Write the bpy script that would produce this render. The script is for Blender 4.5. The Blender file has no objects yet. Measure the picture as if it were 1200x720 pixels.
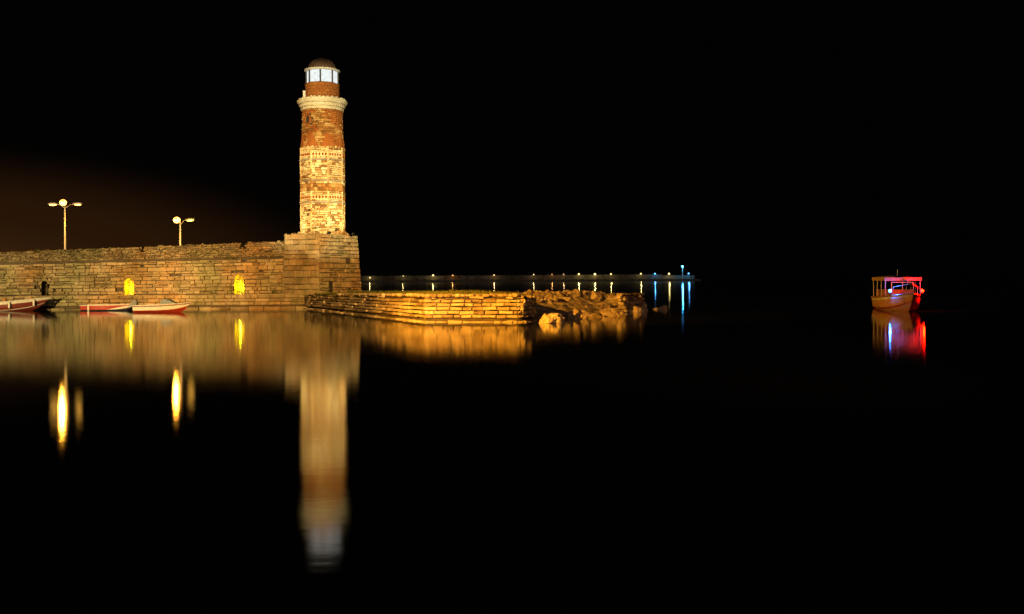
import bpy, bmesh, math, random
from mathutils import Vector, Matrix, noise
sc = bpy.context.scene
col = sc.collection
R = math.radians
rnd = random.Random(7)

# ------------------------------------------------------------------ camera
F, CY, CAMH, ROLL = 1170.0, 325.3, 2.3, R(0.30)
cr, sr = math.cos(ROLL), math.sin(ROLL)
cam = bpy.data.cameras.new('camera'); camo = bpy.data.objects.new('camera', cam); col.objects.link(camo)
cam.sensor_width = 36; cam.lens = F / 1200 * 36; cam.shift_y = (CY - 360) / 1200
cam.clip_start = 0.1; cam.clip_end = 6000
camo.matrix_world = Matrix(((cr, sr, 0, 0), (0, 0, -1, 0), (-sr, cr, 0, CAMH), (0, 0, 0, 1)))
sc.camera = camo
# ------------------------------------------------------------------ night sky, weak fill sun for unseen town light, exposure
w = bpy.data.worlds.new('World'); sc.world = w; w.use_nodes = True
wn = w.node_tree; bg = wn.nodes['Background']
sky = wn.nodes.new('ShaderNodeTexSky'); sky.sky_type = 'NISHITA'; sky.sun_disc = False
sky.sun_elevation = R(-6); sky.sun_rotation = R(200)
wn.links.new(sky.outputs[0], bg.inputs[0]); bg.inputs[1].default_value = 0.012
# light of the town on the night sky, low over the left horizon
tcw = wn.nodes.new('ShaderNodeTexCoord'); mpw = wn.nodes.new('ShaderNodeMapping'); mpw.inputs['Scale'].default_value = (1, 1, 3.2)
wn.links.new(tcw.outputs['Generated'], mpw.inputs[0])
dst = wn.nodes.new('ShaderNodeVectorMath'); dst.operation = 'DISTANCE'; wn.links.new(mpw.outputs[0], dst.inputs[0])
dst.inputs[1].default_value = (math.sin(R(-31)), math.cos(R(-31)), 0)
rw = wn.nodes.new('ShaderNodeValToRGB'); rw.color_ramp.interpolation = 'EASE'
for i, (p_, c_) in enumerate(((0.0, (.052, .019, .005)), (.20, (.020, .0078, .0022)), (.40, (.0008, .0007, .0006)))):
    if i > 1: rw.color_ramp.elements.new(p_)
    rw.color_ramp.elements[i].position = p_; rw.color_ramp.elements[i].color = (*c_, 1)
e_ = rw.color_ramp.elements.new(.8); e_.color = (.0005, .0005, .0006, 1)
wn.links.new(dst.outputs['Value'], rw.inputs[0])
bg2 = wn.nodes.new('ShaderNodeBackground'); wn.links.new(rw.outputs[0], bg2.inputs[0])
adw = wn.nodes.new('ShaderNodeAddShader'); wn.links.new(bg.outputs[0], adw.inputs[0]); wn.links.new(bg2.outputs[0], adw.inputs[1])
wn.links.new(adw.outputs[0], wn.nodes['World Output'].inputs['Surface'])
sun = bpy.data.lights.new('fill_sun', 'SUN'); sun.energy = 0.10; sun.angle = R(12); sun.color = (1.0, 0.80, 0.72)  # added fill from behind the camera, standing for town glow
suno = bpy.data.objects.new('fill_sun', sun); col.objects.link(suno)
suno.rotation_euler = (R(62), 0, R(-14))
sc.view_settings.view_transform = 'Standard'; sc.view_settings.look = 'None'
sc.view_settings.exposure = 0; sc.view_settings.gamma = 1
sc.cycles.use_denoising = True
sc.cycles.max_bounces = 6; sc.cycles.glossy_bounces = 4; sc.cycles.diffuse_bounces = 3
sc.cycles.volume_bounces = 0

# ------------------------------------------------------------------ helpers
def P(px, py, D):
    u = (px - 600) / F * D; v = (CY - py) / F * D
    return Vector((u * cr + v * sr, D, CAMH + v * cr - u * sr))
def DW(px, py):                                   # distance of a point on the water
    return CAMH * F / ((py - CY) * cr + (px - 600) * sr)

BASE = {}                                         # world translation of a parent built in world coordinates
def link(o, parent=None, local=False):
    col.objects.link(o)
    if parent is not None:
        o.parent = parent
        if not local:
            o.matrix_parent_inverse = Matrix.Translation(-BASE.get(parent.name, Vector((0, 0, 0))))
    return o
def tag(o, label=None, cat=None, group=None, kind=None):
    if label: o['label'] = label
    if cat: o['category'] = cat
    if group: o['group'] = group
    if kind: o['kind'] = kind
    return o
def empty(name, loc, label, cat, rz=0, group=None):
    o = bpy.data.objects.new(name, None); col.objects.link(o)
    o.location = loc; o.rotation_euler = (0, 0, rz); o.empty_display_size = 0.3
    BASE[o.name] = Vector(loc)
    return tag(o, label, cat, group)

class MB:
    def __init__(s): s.v = []; s.f = []; s.t = []
    def add(s, vs, fs, t=0.5):
        n = len(s.v); s.v += [tuple(p) for p in vs]
        s.f += [tuple(i + n for i in f) for f in fs]; s.t += [t] * len(fs); return s
    def box(s, a, b, t=0.5):
        x0, y0, z0 = a; x1, y1, z1 = b
        return s.add([(x0,y0,z0),(x1,y0,z0),(x1,y1,z0),(x0,y1,z0),(x0,y0,z1),(x1,y0,z1),(x1,y1,z1),(x0,y1,z1)],
                     [(0,3,2,1),(4,5,6,7),(0,1,5,4),(1,2,6,5),(2,3,7,6),(3,0,4,7)], t)
    def tube(s, pts, rad, n=8, t=0.5, caps=True):
        pts = [Vector(p) for p in pts]; rs = rad if isinstance(rad, (list, tuple)) else [rad] * len(pts)
        vs = []; fs = []
        for i, p in enumerate(pts):
            d = (pts[min(i + 1, len(pts) - 1)] - pts[max(i - 1, 0)]).normalized()
            a = Vector((0, 0, 1)) if abs(d.z) < .9 else Vector((1, 0, 0))
            e = d.cross(a).normalized(); g = d.cross(e)
            for k in range(n):
                q = 2 * math.pi * k / n
                vs.append(p + (e * math.cos(q) + g * math.sin(q)) * rs[i])
        for i in range(len(pts) - 1):
            for k in range(n):
                fs.append((i*n+k, i*n+(k+1) % n, (i+1)*n+(k+1) % n, (i+1)*n+k))
        if caps:
            fs.append(tuple(range(n))[::-1]); fs.append(tuple((len(pts)-1)*n+k for k in range(n)))
        return s.add(vs, fs, t)
    def lathe(s, c, prof, n=48, t=0.5, a0=0.0, jit=0.0):
        vs = []; fs = []
        for (r, z) in prof:
            for k in range(n):
                q = a0 + 2 * math.pi * k / n; rr = r + rnd.uniform(-jit, jit)
                vs.append((c[0] + rr*math.cos(q), c[1] + rr*math.sin(q), c[2] + z + rnd.uniform(-jit, jit)))
        for i in range(len(prof) - 1):
            for k in range(n):
                fs.append((i*n+k, i*n+(k+1) % n, (i+1)*n+(k+1) % n, (i+1)*n+k))
        return s.add(vs, fs, t)
    def ell(s, c, r, n=12, m=7, t=0.5):
        vs = []; fs = []
        for i in range(m + 1):
            a = math.pi * i / m
            for k in range(n):
                q = 2 * math.pi * k / n
                vs.append((c[0]+r[0]*math.sin(a)*math.cos(q), c[1]+r[1]*math.sin(a)*math.sin(q), c[2]+r[2]*math.cos(a)))
        for i in range(m):
            for k in range(n): fs.append((i*n+k, (i+1)*n+k, (i+1)*n+(k+1) % n, i*n+(k+1) % n))
        return s.add(vs, fs, t)
    def build(s, name, mat, parent=None, kind=None, smooth=False, local=False):
        me = bpy.data.meshes.new(name); me.from_pydata(s.v, [], s.f)
        at = me.attributes.new('tint', 'FLOAT', 'FACE'); at.data.foreach_set('value', s.t)
        if smooth: me.polygons.foreach_set('use_smooth', [True] * len(me.polygons))
        me.materials.append(mat); me.update()
        o = bpy.data.objects.new(name, me); link(o, parent, local)
        if kind: o['kind'] = kind
        return o

# ------------------------------------------------------------------ materials
def newmat(name):
    m = bpy.data.materials.new(name); m.use_nodes = True
    nt = m.node_tree; b = nt.nodes['Principled BSDF']; return m, nt, b
def N(nt, typ, **kw):
    n = nt.nodes.new(typ)
    for k, v in kw.items():
        if k in n.inputs.keys(): n.inputs[k].default_value = v
        else: setattr(n, k, v)
    return n
def ramp(nt, stops):
    n = nt.nodes.new('ShaderNodeValToRGB'); e = n.color_ramp.elements
    while len(e) < len(stops): e.new(0.5)
    for i, (p, c) in enumerate(stops):
        e[i].position = p; e[i].color = (*c, 1)
    return n
def stone_mat(name, stops, rough=0.9, nscale=2.2, bump=0.5, stain=(0.55, 0.5, 0.42), pits=14.0, tc=0.5, patch=0.0):
    m, nt, b = newmat(name); L = nt.links.new
    geo = N(nt, 'ShaderNodeNewGeometry'); att = N(nt, 'ShaderNodeAttribute', attribute_name='tint')
    r = ramp(nt, stops)
    n1 = N(nt, 'ShaderNodeTexNoise', Scale=nscale, Detail=8.0, Roughness=0.65); L(geo.outputs['Position'], n1.inputs['Vector'])
    ma = N(nt, 'ShaderNodeMath', operation='MULTIPLY_ADD'); ma.inputs[1].default_value = 0.55; 
    L(n1.outputs['Fac'], ma.inputs[0])
    sub = N(nt, 'ShaderNodeMath', operation='MULTIPLY_ADD'); sub.inputs[1].default_value = tc; sub.inputs[2].default_value = .22 - tc * .5
    L(att.outputs['Fac'], sub.inputs[0]); L(sub.outputs[0], ma.inputs[2])
    L(ma.outputs[0], r.inputs[0])
    n2 = N(nt, 'ShaderNodeTexNoise', Scale=0.55, Detail=5.0, Roughness=0.6); L(geo.outputs['Position'], n2.inputs['Vector'])
    st = ramp(nt, [(0.38, stain), (0.62, (1, 1, 1))]); L(n2.outputs['Fac'], st.inputs[0])
    mx = N(nt, 'ShaderNodeMixRGB', blend_type='MULTIPLY'); mx.inputs[0].default_value = 0.8
    L(r.outputs[0], mx.inputs[1]); L(st.outputs[0], mx.inputs[2])
    n3 = N(nt, 'ShaderNodeTexNoise', Scale=pits, Detail=6.0, Roughness=0.7); L(geo.outputs['Position'], n3.inputs['Vector'])
    pr = ramp(nt, [(0.33, (0.35, 0.32, 0.28)), (0.47, (1, 1, 1))]); L(n3.outputs['Fac'], pr.inputs[0])  # crevice shade in the albedo: darker where the bump is low
    mx2 = N(nt, 'ShaderNodeMixRGB', blend_type='MULTIPLY'); mx2.inputs[0].default_value = 0.75
    L(mx.outputs[0], mx2.inputs[1]); L(pr.outputs[0], mx2.inputs[2])
    last = mx2
    if patch:
        n4 = N(nt, 'ShaderNodeTexNoise', Scale=0.28, Detail=4.0, Roughness=0.6); L(geo.outputs['Position'], n4.inputs['Vector'])
        pa = ramp(nt, [(0.36, (.74, .84, .72)), (0.5, (.95, .92, .85)), (0.64, (1.0, .78, .55))]); L(n4.outputs['Fac'], pa.inputs[0])
        last = N(nt, 'ShaderNodeMixRGB', blend_type='MULTIPLY'); last.inputs[0].default_value = patch
        L(mx2.outputs[0], last.inputs[1]); L(pa.outputs[0], last.inputs[2])
    L(last.outputs[0], b.inputs['Base Color'])
    bp = N(nt, 'ShaderNodeBump', Strength=bump, Distance=0.12); L(n3.outputs['Fac'], bp.inputs['Height']); L(bp.outputs[0], b.inputs['Normal'])
    b.inputs['Roughness'].default_value = rough
    b.inputs['Specular IOR Level'].default_value = 0.2
    return m
def paint(name, c, rough=0.45, metal=0.0, var=0.25, scale=6.0, spec=0.4):
    m, nt, b = newmat(name); L = nt.links.new
    tc = N(nt, 'ShaderNodeTexCoord')
    n1 = N(nt, 'ShaderNodeTexNoise', Scale=scale, Detail=6.0, Roughness=0.7); L(tc.outputs['Object'], n1.inputs['Vector'])
    d = tuple(x * (1 - var) for x in c)
    r = ramp(nt, [(0.35, d), (0.6, c)]); L(n1.outputs['Fac'], r.inputs[0]); L(r.outputs[0], b.inputs['Base Color'])
    b.inputs['Roughness'].default_value = rough; b.inputs['Metallic'].default_value = metal
    b.inputs['Specular IOR Level'].default_value = spec
    return m
def emit(name, c, s):
    m, nt, b = newmat(name)
    b.inputs['Base Color'].default_value = (0.3, 0.3, 0.3, 1)
    b.inputs['Emission Color'].default_value = (*c, 1); b.inputs['Emission Strength'].default_value = s
    return m

M = {}
M['lime'] = stone_mat('limestone', [(0.0, (0.13, 0.10, 0.065)), (0.3, (0.27, 0.215, 0.135)), (0.6, (0.38, 0.30, 0.19)), (1.0, (0.50, 0.42, 0.29))], stain=(0.60, 0.62, 0.50), patch=1.0)
M['rubble'] = stone_mat('rubble_stone', [(0.0, (0.10, 0.085, 0.06)), (0.35, (0.26, 0.20, 0.125)), (0.7, (0.36, 0.28, 0.17)), (1.0, (0.44, 0.38, 0.28))], stain=(0.6, 0.58, 0.5), nscale=4.0, patch=1.0, tc=.7)
M['quay'] = stone_mat('quay_stone', [(0.0, (0.10, 0.075, 0.045)), (0.3, (0.28, 0.22, 0.135)), (0.6, (0.44, 0.36, 0.23)), (1.0, (0.55, 0.47, 0.33))], nscale=3.0, pits=11.0, stain=(0.5, 0.42, 0.34), tc=.75)
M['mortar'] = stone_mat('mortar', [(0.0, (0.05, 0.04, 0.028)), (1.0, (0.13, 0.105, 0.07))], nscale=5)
M['tower'] = stone_mat('tower_stone', [(0.0, (0.12, 0.07, 0.03)), (0.22, (0.34, 0.21, 0.085)), (0.48, (0.54, 0.43, 0.22)), (1.0, (0.74, 0.67, 0.46))], nscale=6, pits=9, stain=(0.7, 0.5, 0.32), tc=.8)
M['brick'] = stone_mat('orange_brick', [(0.0, (0.15, 0.052, 0.014)), (0.4, (0.27, 0.092, 0.022)), (0.75, (0.34, 0.13, 0.032)), (1.0, (0.46, 0.26, 0.09))], nscale=4, stain=(0.75, 0.65, 0.55))
M['ochre'] = stone_mat('ochre_stone', [(0.0, (0.16, 0.07, 0.02)), (0.35, (0.33, 0.16, 0.045)), (0.7, (0.46, 0.27, 0.09)), (1.0, (0.58, 0.42, 0.20))], nscale=5, pits=9, tc=.9)
M['cream'] = stone_mat('cream_stone', [(0.0, (0.38, 0.33, 0.24)), (0.5, (0.62, 0.57, 0.44)), (1.0, (0.76, 0.72, 0.60))], nscale=5, stain=(0.62, 0.58, 0.5))
M['greystone'] = stone_mat('grey_moulding', [(0.0, (0.2, 0.17, 0.14)), (1.0, (0.42, 0.38, 0.32))], nscale=6)
M['rock'] = stone_mat('sea_rock', [(0.0, (0.05, 0.04, 0.03)), (0.3, (0.24, 0.19, 0.13)), (0.6, (0.44, 0.36, 0.24)), (1.0, (0.60, 0.52, 0.38))], nscale=3.2, pits=5.5, bump=1.0, stain=(0.55, 0.5, 0.45), tc=.9)
M['concrete'] = stone_mat('concrete', [(0.0, (0.14, 0.13, 0.11)), (1.0, (0.32, 0.30, 0.26))], nscale=0.15, pits=0.8)
M['copper'] = paint('dome_copper', (0.10, 0.058, 0.036), 0.55, 0.1, 0.4, 3)
M['iron'] = paint('dark_iron', (0.03, 0.028, 0.026), 0.5)
M['pole'] = paint('galvanised_pole', (0.45, 0.45, 0.44), 0.45, 0.2, 0.15)
M['white'] = paint('white_paint', (0.56, 0.54, 0.50), 0.4, 0, 0.2)
M['red'] = paint('red_paint', (0.32, 0.035, 0.016), 0.4, 0, 0.3)
M['maroon'] = paint('maroon_paint', (0.13, 0.022, 0.016), 0.4, 0, 0.3)
M['navy'] = paint('dark_antifouling', (0.03, 0.035, 0.06), 0.5)
M['wood'] = paint('varnished_wood', (0.34, 0.15, 0.05), 0.35, 0, 0.4, 3)
M['tan'] = paint('tan_paint', (0.50, 0.27, 0.12), 0.4, 0, 0.3, 2)
M['cover'] = paint('grey_blue_canvas', (0.20, 0.24, 0.30), 0.8, 0, 0.3, 5)
M['canvas'] = paint('canopy_canvas', (0.46, 0.30, 0.20), 0.85, 0, 0.35, 4)
M['black'] = paint('black_plastic', (0.02, 0.02, 0.02), 0.4)
M['rope'] = paint('rope', (0.30, 0.25, 0.17), 0.9)
M['grass'] = stone_mat('grass_blades', [(0.0, (0.05, 0.055, 0.012)), (0.5, (0.10, 0.12, 0.025)), (1.0, (0.22, 0.20, 0.06))])
M['graf'] = paint('faded_white_paint', (0.42, 0.42, 0.42), 0.8, 0, 0.5, 0.3)

# headland: rock on the seaward side, soil under the grass
def headland_mat():
    m, nt, b = newmat('headland_ground'); L = nt.links.new
    geo = N(nt, 'ShaderNodeNewGeometry')
    mp = N(nt, 'ShaderNodeMapping'); mp.inputs['Scale'].default_value = (0.7, 1.0, 2.6); mp.inputs['Rotation'].default_value = (0.2, 0.35, 0.5)
    L(geo.outputs['Position'], mp.inputs[0])
    n = N(nt, 'ShaderNodeTexNoise', Scale=1.6, Detail=9.0, Roughness=0.65); L(mp.outputs[0], n.inputs['Vector'])
    r = ramp(nt, [(0.34, (0.05, 0.04, 0.032)), (0.48, (0.20, 0.165, 0.12)), (0.66, (0.42, 0.35, 0.25))]); L(n.outputs['Fac'], r.inputs[0])
    L(r.outputs[0], b.inputs['Base Color'])
    n3 = N(nt, 'ShaderNodeTexNoise', Scale=5.0, Detail=8.0, Roughness=0.7); L(mp.outputs[0], n3.inputs['Vector'])
    bp = N(nt, 'ShaderNodeBump', Strength=0.9, Distance=0.2); L(n3.outputs['Fac'], bp.inputs['Height']); L(bp.outputs[0], b.inputs['Normal'])
    b.inputs['Roughness'].default_value = 0.92; b.inputs['Specular IOR Level'].default_value = 0.2
    return m
M['headland'] = headland_mat()

def water_mat():
    m, nt, b = newmat('harbour_water'); L = nt.links.new
    nt.nodes.remove(b); out = nt.nodes['Material Output']
    geo = N(nt, 'ShaderNodeNewGeometry')
    mp = N(nt, 'ShaderNodeMapping'); mp.inputs['Scale'].default_value = (0.9, 2.6, 1.0); L(geo.outputs['Position'], mp.inputs[0])
    n = N(nt, 'ShaderNodeTexNoise', Scale=1.5, Detail=3.0, Roughness=0.55); L(mp.outputs[0], n.inputs['Vector'])
    bp = N(nt, 'ShaderNodeBump', Strength=0.025, Distance=0.04); L(n.outputs['Fac'], bp.inputs['Height'])
    gl = N(nt, 'ShaderNodeBsdfGlossy', distribution='BECKMANN', Roughness=0.085); gl.inputs['Color'].default_value = (0.95, 0.97, 0.96, 1)
    L(bp.outputs[0], gl.inputs['Normal'])
    df = N(nt, 'ShaderNodeBsdfDiffuse'); df.inputs['Color'].default_value = (0.012, 0.013, 0.012, 1)
    fr = N(nt, 'ShaderNodeFresnel', IOR=1.42)
    mx = N(nt, 'ShaderNodeMixShader'); L(fr.outputs[0], mx.inputs[0]); L(df.outputs[0], mx.inputs[1]); L(gl.outputs[0], mx.inputs[2])
    L(mx.outputs[0], out.inputs['Surface'])
    return m
M['water'] = water_mat()

# ------------------------------------------------------------------ masonry
def stone(mapf, s0, s1, t0, t1, depth, proud, ch, jit, tint, rg):
    cs = [(s0, t0), (s1, t0), (s1, t1), (s0, t1)]
    cs = [(a + rg.uniform(-jit, jit), b + rg.uniform(-jit, jit)) for a, b in cs]
    cx = sum(a for a, b in cs) / 4; cy = sum(b for a, b in cs) / 4
    vs = [mapf(a, b, -depth) for a, b in cs] + [mapf(a, b, proud - ch) for a, b in cs]
    for a, b in cs:
        dx, dy = cx - a, cy - b
        a2 = a + math.copysign(min(abs(dx) * .6, ch * rg.uniform(.5, 1.5)), dx); b2 = b + math.copysign(min(abs(dy) * .6, ch * rg.uniform(.5, 1.5)), dy)
        vs.append(mapf(a2, b2, proud + rg.uniform(-ch, ch) * .45))
    fs = [(0,1,5,4),(1,2,6,5),(2,3,7,6),(3,0,4,7),(4,5,9,8),(5,6,10,9),(6,7,11,10),(7,4,8,11),(8,9,10,11)]
    return vs, fs, tint
def masonry(mapf, s0, s1, rows, wr, gap=0.035, depth=0.3, pr=(0.0, 0.05), ch=0.03, jit=0.015, hole=None, seed=1, split=0.15, miss=0.0, topdrop=0.0):
    rg = random.Random(seed); out = []
    for ri in range(len(rows) - 1):
        a = s0 - rg.uniform(0, wr[0]) * 0; first = True
        while a < s1 - 1e-6:
            wd = rg.uniform(*wr)
            if first: wd *= rg.uniform(.4, 1); first = False
            b = min(a + wd, s1)
            if s1 - b < wr[0] * .5: b = s1
            cells = [(a, b, rows[ri], rows[ri + 1])]
            if rg.random() < split and (rows[ri + 1] - rows[ri]) > .18:
                md = rows[ri] + (rows[ri + 1] - rows[ri]) * rg.uniform(.4, .6); cells = [(a, b, rows[ri], md), (a, b, md, rows[ri + 1])]
            top = ri == len(rows) - 2
            for (c0, c1, d0, d1) in cells:
                if hole and hole(c0, c1, d0, d1): continue
                if rg.random() < miss: continue
                if top and topdrop: d1 -= rg.uniform(0, topdrop)
                g = gap / 2
                out.append(stone(mapf, c0 + g, c1 - g, d0 + g, d1 - g, depth, rg.uniform(*pr), ch, jit, rg.random(), rg))
            a = b
    return out
def rowlist(a, b, h, rg, var=.25):
    rows = [a]
    while rows[-1] < b - h * .6: rows.append(rows[-1] + h * rg.uniform(1 - var, 1 + var))
    k = (b - a) / (rows[-1] - a)
    return [a + (x - a) * k for x in rows]
def emit_stones(stones, mat, parent, limit=300, name='stone', rest='stonework'):
    for i, (v, f, t) in enumerate(stones[:limit]):
        MB().add(v, f, t).build(name, mat, parent)
    if len(stones) > limit:
        mb = MB()
        for v, f, t in stones[limit:]: mb.add(v, f, t)
        mb.build(rest, mat, parent, kind='stuff')
def joined(stones, name, mat, parent, kind='stuff'):
    mb = MB()
    for v, f, t in stones: mb.add(v, f, t)
    return mb.build(name, mat, parent, kind=kind)

# ------------------------------------------------------------------ water and the quay the camera stands on
mb = MB(); mb.add([(-2500, -60, 0), (2500, -60, 0), (2500, 4500, 0), (-2500, 4500, 0)], [(0, 1, 2, 3)])
tag(mb.build('harbour_water', M['water']), 'dark calm harbour water mirroring the lighthouse', kind='structure')
mb = MB()
mb.add([(-60, -40, -1), (25, -40, -1), (25, 1, -1), (-17.4, 1, -1), (-17.4, 31, -1), (-60, 31, -1),
        (-60, -40, .75), (25, -40, .75), (25, 1, .75), (-17.4, 1, .75), (-17.4, 31, .75), (-60, 31, .75)],
       [(6, 7, 8, 9, 10, 11), (0, 1, 7, 6), (1, 2, 8, 7), (2, 3, 9, 8), (3, 4, 10, 9), (4, 5, 11, 10), (5, 0, 6, 11)])
tag(mb.build('town_quay', M['concrete']), 'stone paved town quay the view is taken from', kind='structure')

# ------------------------------------------------------------------ sea wall
XL, XR, YW = -45.0, -17.55, 77.0
def zl(x): return 3.52 + (x + 39.5) / 21.5 * 0.36
def zt(x): return 4.50 + (x + 39.5) / 21.5 * 0.76
def pxX(px, D=YW): return (px - 600) / F * D
niches = [(pxX(151.5), 0.36, 1.10, 2.38, True), (pxX(280.5), 0.37, 1.10, 2.62, True), (pxX(52.3), 0.24, 1.08, 2.22, False)]
wall = empty('sea_wall', (-31, 78.5, 0), 'long tan stone harbour wall with rough parapet, lit niches and notches', 'wall')
mb = MB()                                                   # mortar core, open at the niches
xs = sorted(niches); cur = XL
for (xc, hw, z0, z1, lit) in xs:
    mb.box((cur, YW + .22, -1), (xc - hw - .02, YW + 3.4, 3.3)); mb.box((xc - hw - .02, YW + .22, z1), (xc + hw + .02, YW + 3.4, 3.3))
    mb.box((xc - hw - .02, YW + .9, -1), (xc + hw + .02, YW + 3.4, z1)); cur = xc + hw + .02
mb.box((cur, YW + .22, -1), (XR + 1, YW + 3.4, 3.3))
mb.build('core', M['mortar'], wall)
rg = random.Random(3)
def wmap(x, t, d):
    k = (t - 1.05) / 2.45; t += .03 * noise.noise((x * .25, t * .9, 5)) * (1 if 1.3 < t < 3.3 else 0)
    return (x, YW - d, 1.05 + k * (zl(x) - 1.05))
def whole(a, b, c, d):
    for (xc, hw, z0, z1, lit) in niches:
        if b > xc - hw - .02 and a < xc + hw + .02 and c < z1 - .02: return True
    return False
st = []
rows = rowlist(1.14, 3.46, .25, rg, .35)
# stones laid between the niches so that courses end at the jambs
st = masonry(wmap, XL, XR, rows, (.30, .92), gap=.03, depth=.28, pr=(-.02, .05), ch=.028, jit=.024, hole=whole, seed=11, split=.2, miss=.006)
# fill in beside each niche
extra = []
for (xc, hw, z0, z1, lit) in niches:
    for ri in range(len(rows) - 1):
        c, d = rows[ri], rows[ri + 1]
        if c >= z1 - .02: continue
        lo = max([s[0][1][0] for s in st if abs(s[0][0][2] - wmap(xc, c, 0)[2]) < .2 and s[0][1][0] < xc] + [XL])
        hi = min([s[0][0][0] for s in st if abs(s[0][0][2] - wmap(xc, c, 0)[2]) < .2 and s[0][0][0] > xc] + [XR])
        for (a, b) in ((lo + .03, xc - hw - .01), (xc + hw + .01, hi - .03)):
            if b - a > .08: extra.append(stone(wmap, a, b, c + .02, d - .02, .28, rg.uniform(0, .04), .03, .012, rg.random(), rg))
vis = [s for s in st if s[0][0][0] > -40.5] + extra; rest = [s for s in st if s[0][0][0] <= -40.5]
vis.sort(key=lambda s: -abs(s[0][1][0] - s[0][0][0]))
emit_stones(vis + rest, M['lime'], wall)
# string course ledge between wall and parapet
mb = MB()
x = XL
while x < XR:
    wd = rg.uniform(.7, 1.5); b = min(x + wd, XR)
    v0 = zl(x); v1 = zl(b); j = rg.uniform(-.02, .02)
    mb.add([(x+.01, YW+.42+j, v0-.0), (b-.01, YW+.42+j, v1-.0), (b-.01, YW+.6, v1), (x+.01, YW+.6, v0), (x+.01, YW+.42+j, v0+.09), (b-.01, YW+.42+j, v1+.09), (b-.01, YW+.6, v1+.11), (x+.01, YW+.6, v0+.11)],
           [(0,3,2,1),(4,5,6,7),(0,1,5,4),(1,2,6,5),(2,3,7,6),(3,0,4,7)], rg.random() * .5); x = b
mb.build('string_course', M['rubble'], wall)
# parapet of rubble with two notches
notch = [(pxX(165.7, 77.3), .17, .55), (pxX(284.5, 77.3), .20, .50)]
def ptop(x): return zt(x) + .06 * noise.noise((x * .9, 3, 0)) + .05 * noise.noise((x * 2.7, 9, 0))
def pmap(x, t, d):
    z0 = zl(x) + .15
    return (x, YW + .22 - d, z0 + t * (ptop(x) - z0))
def phole(a, b, c, d):
    m = (a + b) / 2
    for (xc, hw, dz) in notch:
        if abs(m - xc) < hw + .06 and d > 1 - dz / 1.2: return True
    return False
mb = MB(); cur = XL
for (xc, hw, dz) in notch + [(XR + .6, 0, 0)]:
    n = max(2, int((xc - hw - cur) / .6))
    for i in range(n):
        a = cur + (xc - hw - cur) * i / n; b = cur + (xc - hw - cur) * (i + 1) / n
        mb.box((a, YW + .36, 3.3), (b, YW + .85, min(ptop(a), ptop(b)) - .16))
    if hw: mb.box((xc - hw, YW + .36, 3.3), (xc + hw, YW + .85, ptop(xc) - dz - .1))
    cur = xc + hw
mb.build('parapet_core', M['mortar'], wall)
pst = masonry(pmap, XL, XR + .1, [0, .13, .27, .40, .52, .66, .78, .90, 1.0], (.13, .46), gap=.03, depth=.3, pr=(-.04, .06), ch=.045, jit=.035, hole=phole, seed=5, split=.1, miss=.012, topdrop=.10)
joined(pst, 'parapet_rubble', M['rubble'], wall)
pback = masonry(lambda x, t, d: (x, YW + .92 + d * .3, pmap(x, t, 0)[2]), XL, XR, [0, .35, .7, .96], (.5, 1.0), gap=.03, depth=.1, hole=phole, seed=6)
joined(pback, 'parapet_back', M['rubble'], wall)
# walkway behind the parapet
tag(MB().box((XL, YW + .85, 3.3), (XR - 1.5, YW + 12, 3.56)).build('mole_walkway', M['concrete']), 'paved top of the mole behind the wall', kind='structure')

# niches: arched recess with stones, two of them lit
LITN = []
for (xc, hw, z0, z1, lit) in niches:
    r = hw; zs = z1 - r; y0, y1 = YW + .0, YW + .62
    arc = [(xc - r, z0)] + [(xc - r * math.cos(math.pi * i / 8), zs + r * math.sin(math.pi * i / 8)) for i in range(9)] + [(xc + r, z0)]
    mb = MB()
    for i in range(len(arc) - 1):
        (xa, za), (xb, zb) = arc[i], arc[i + 1]
        mb.add([(xa, y0, za), (xb, y0, zb), (xb, y1, zb), (xa, y1, za)], [(0, 1, 2, 3)], rg.random())
    # spandrels that square the arch
    for sgn in (-1, 1):
        q = [(xc + sgn * r, YW + .02, zs)] + [(xc + sgn * r * math.cos(math.pi * .5 * i / 4), YW + .02, zs + r * math.sin(math.pi * .5 * i / 4)) for i in range(1, 5)] + [(xc, YW + .02, z1 + .12), (xc + sgn * (r + .04), YW + .02, z1 + .12), (xc + sgn * (r + .04), YW + .02, zs)]
        mb.add(q, [tuple(range(len(q)))], .55)
    mb.add([(xc - r, y0 - .2, z0), (xc + r, y0 - .2, z0), (xc + r, y1, z0), (xc - r, y1, z0)], [(0, 1, 2, 3)], .4)
    nobj = mb.build('niche', M['lime'] if lit else M['mortar'], wall)  # unlit niche: inner darkness and staining put in as mortar colour
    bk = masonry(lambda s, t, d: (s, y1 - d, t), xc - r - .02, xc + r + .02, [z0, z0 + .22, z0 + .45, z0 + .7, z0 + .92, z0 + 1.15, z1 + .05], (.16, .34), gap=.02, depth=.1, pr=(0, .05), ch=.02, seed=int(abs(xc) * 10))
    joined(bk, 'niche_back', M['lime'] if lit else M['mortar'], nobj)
    # voussoirs
    for i in range(7):
        a0 = math.pi * i / 7 + .02; a1 = math.pi * (i + 1) / 7 - .02; mb = MB()
        ra, rb = r + .01, r + .17
        q = [(xc - k * math.cos(a), zs + k * math.sin(a)) for k, a in ((ra, a0), (ra, a1), (rb, a1), (rb, a0))]
        mb.add([(x, YW - .05, z) for x, z in q] + [(x, YW + .1, z) for x, z in q], [(0,1,2,3),(0,4,5,1),(1,5,6,2),(2,6,7,3),(3,7,4,0)], rg.random() * .8)
        mb.build('voussoir', M['lime'], nobj)
    if lit: LITN.append((xc, z0, hw))

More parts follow.
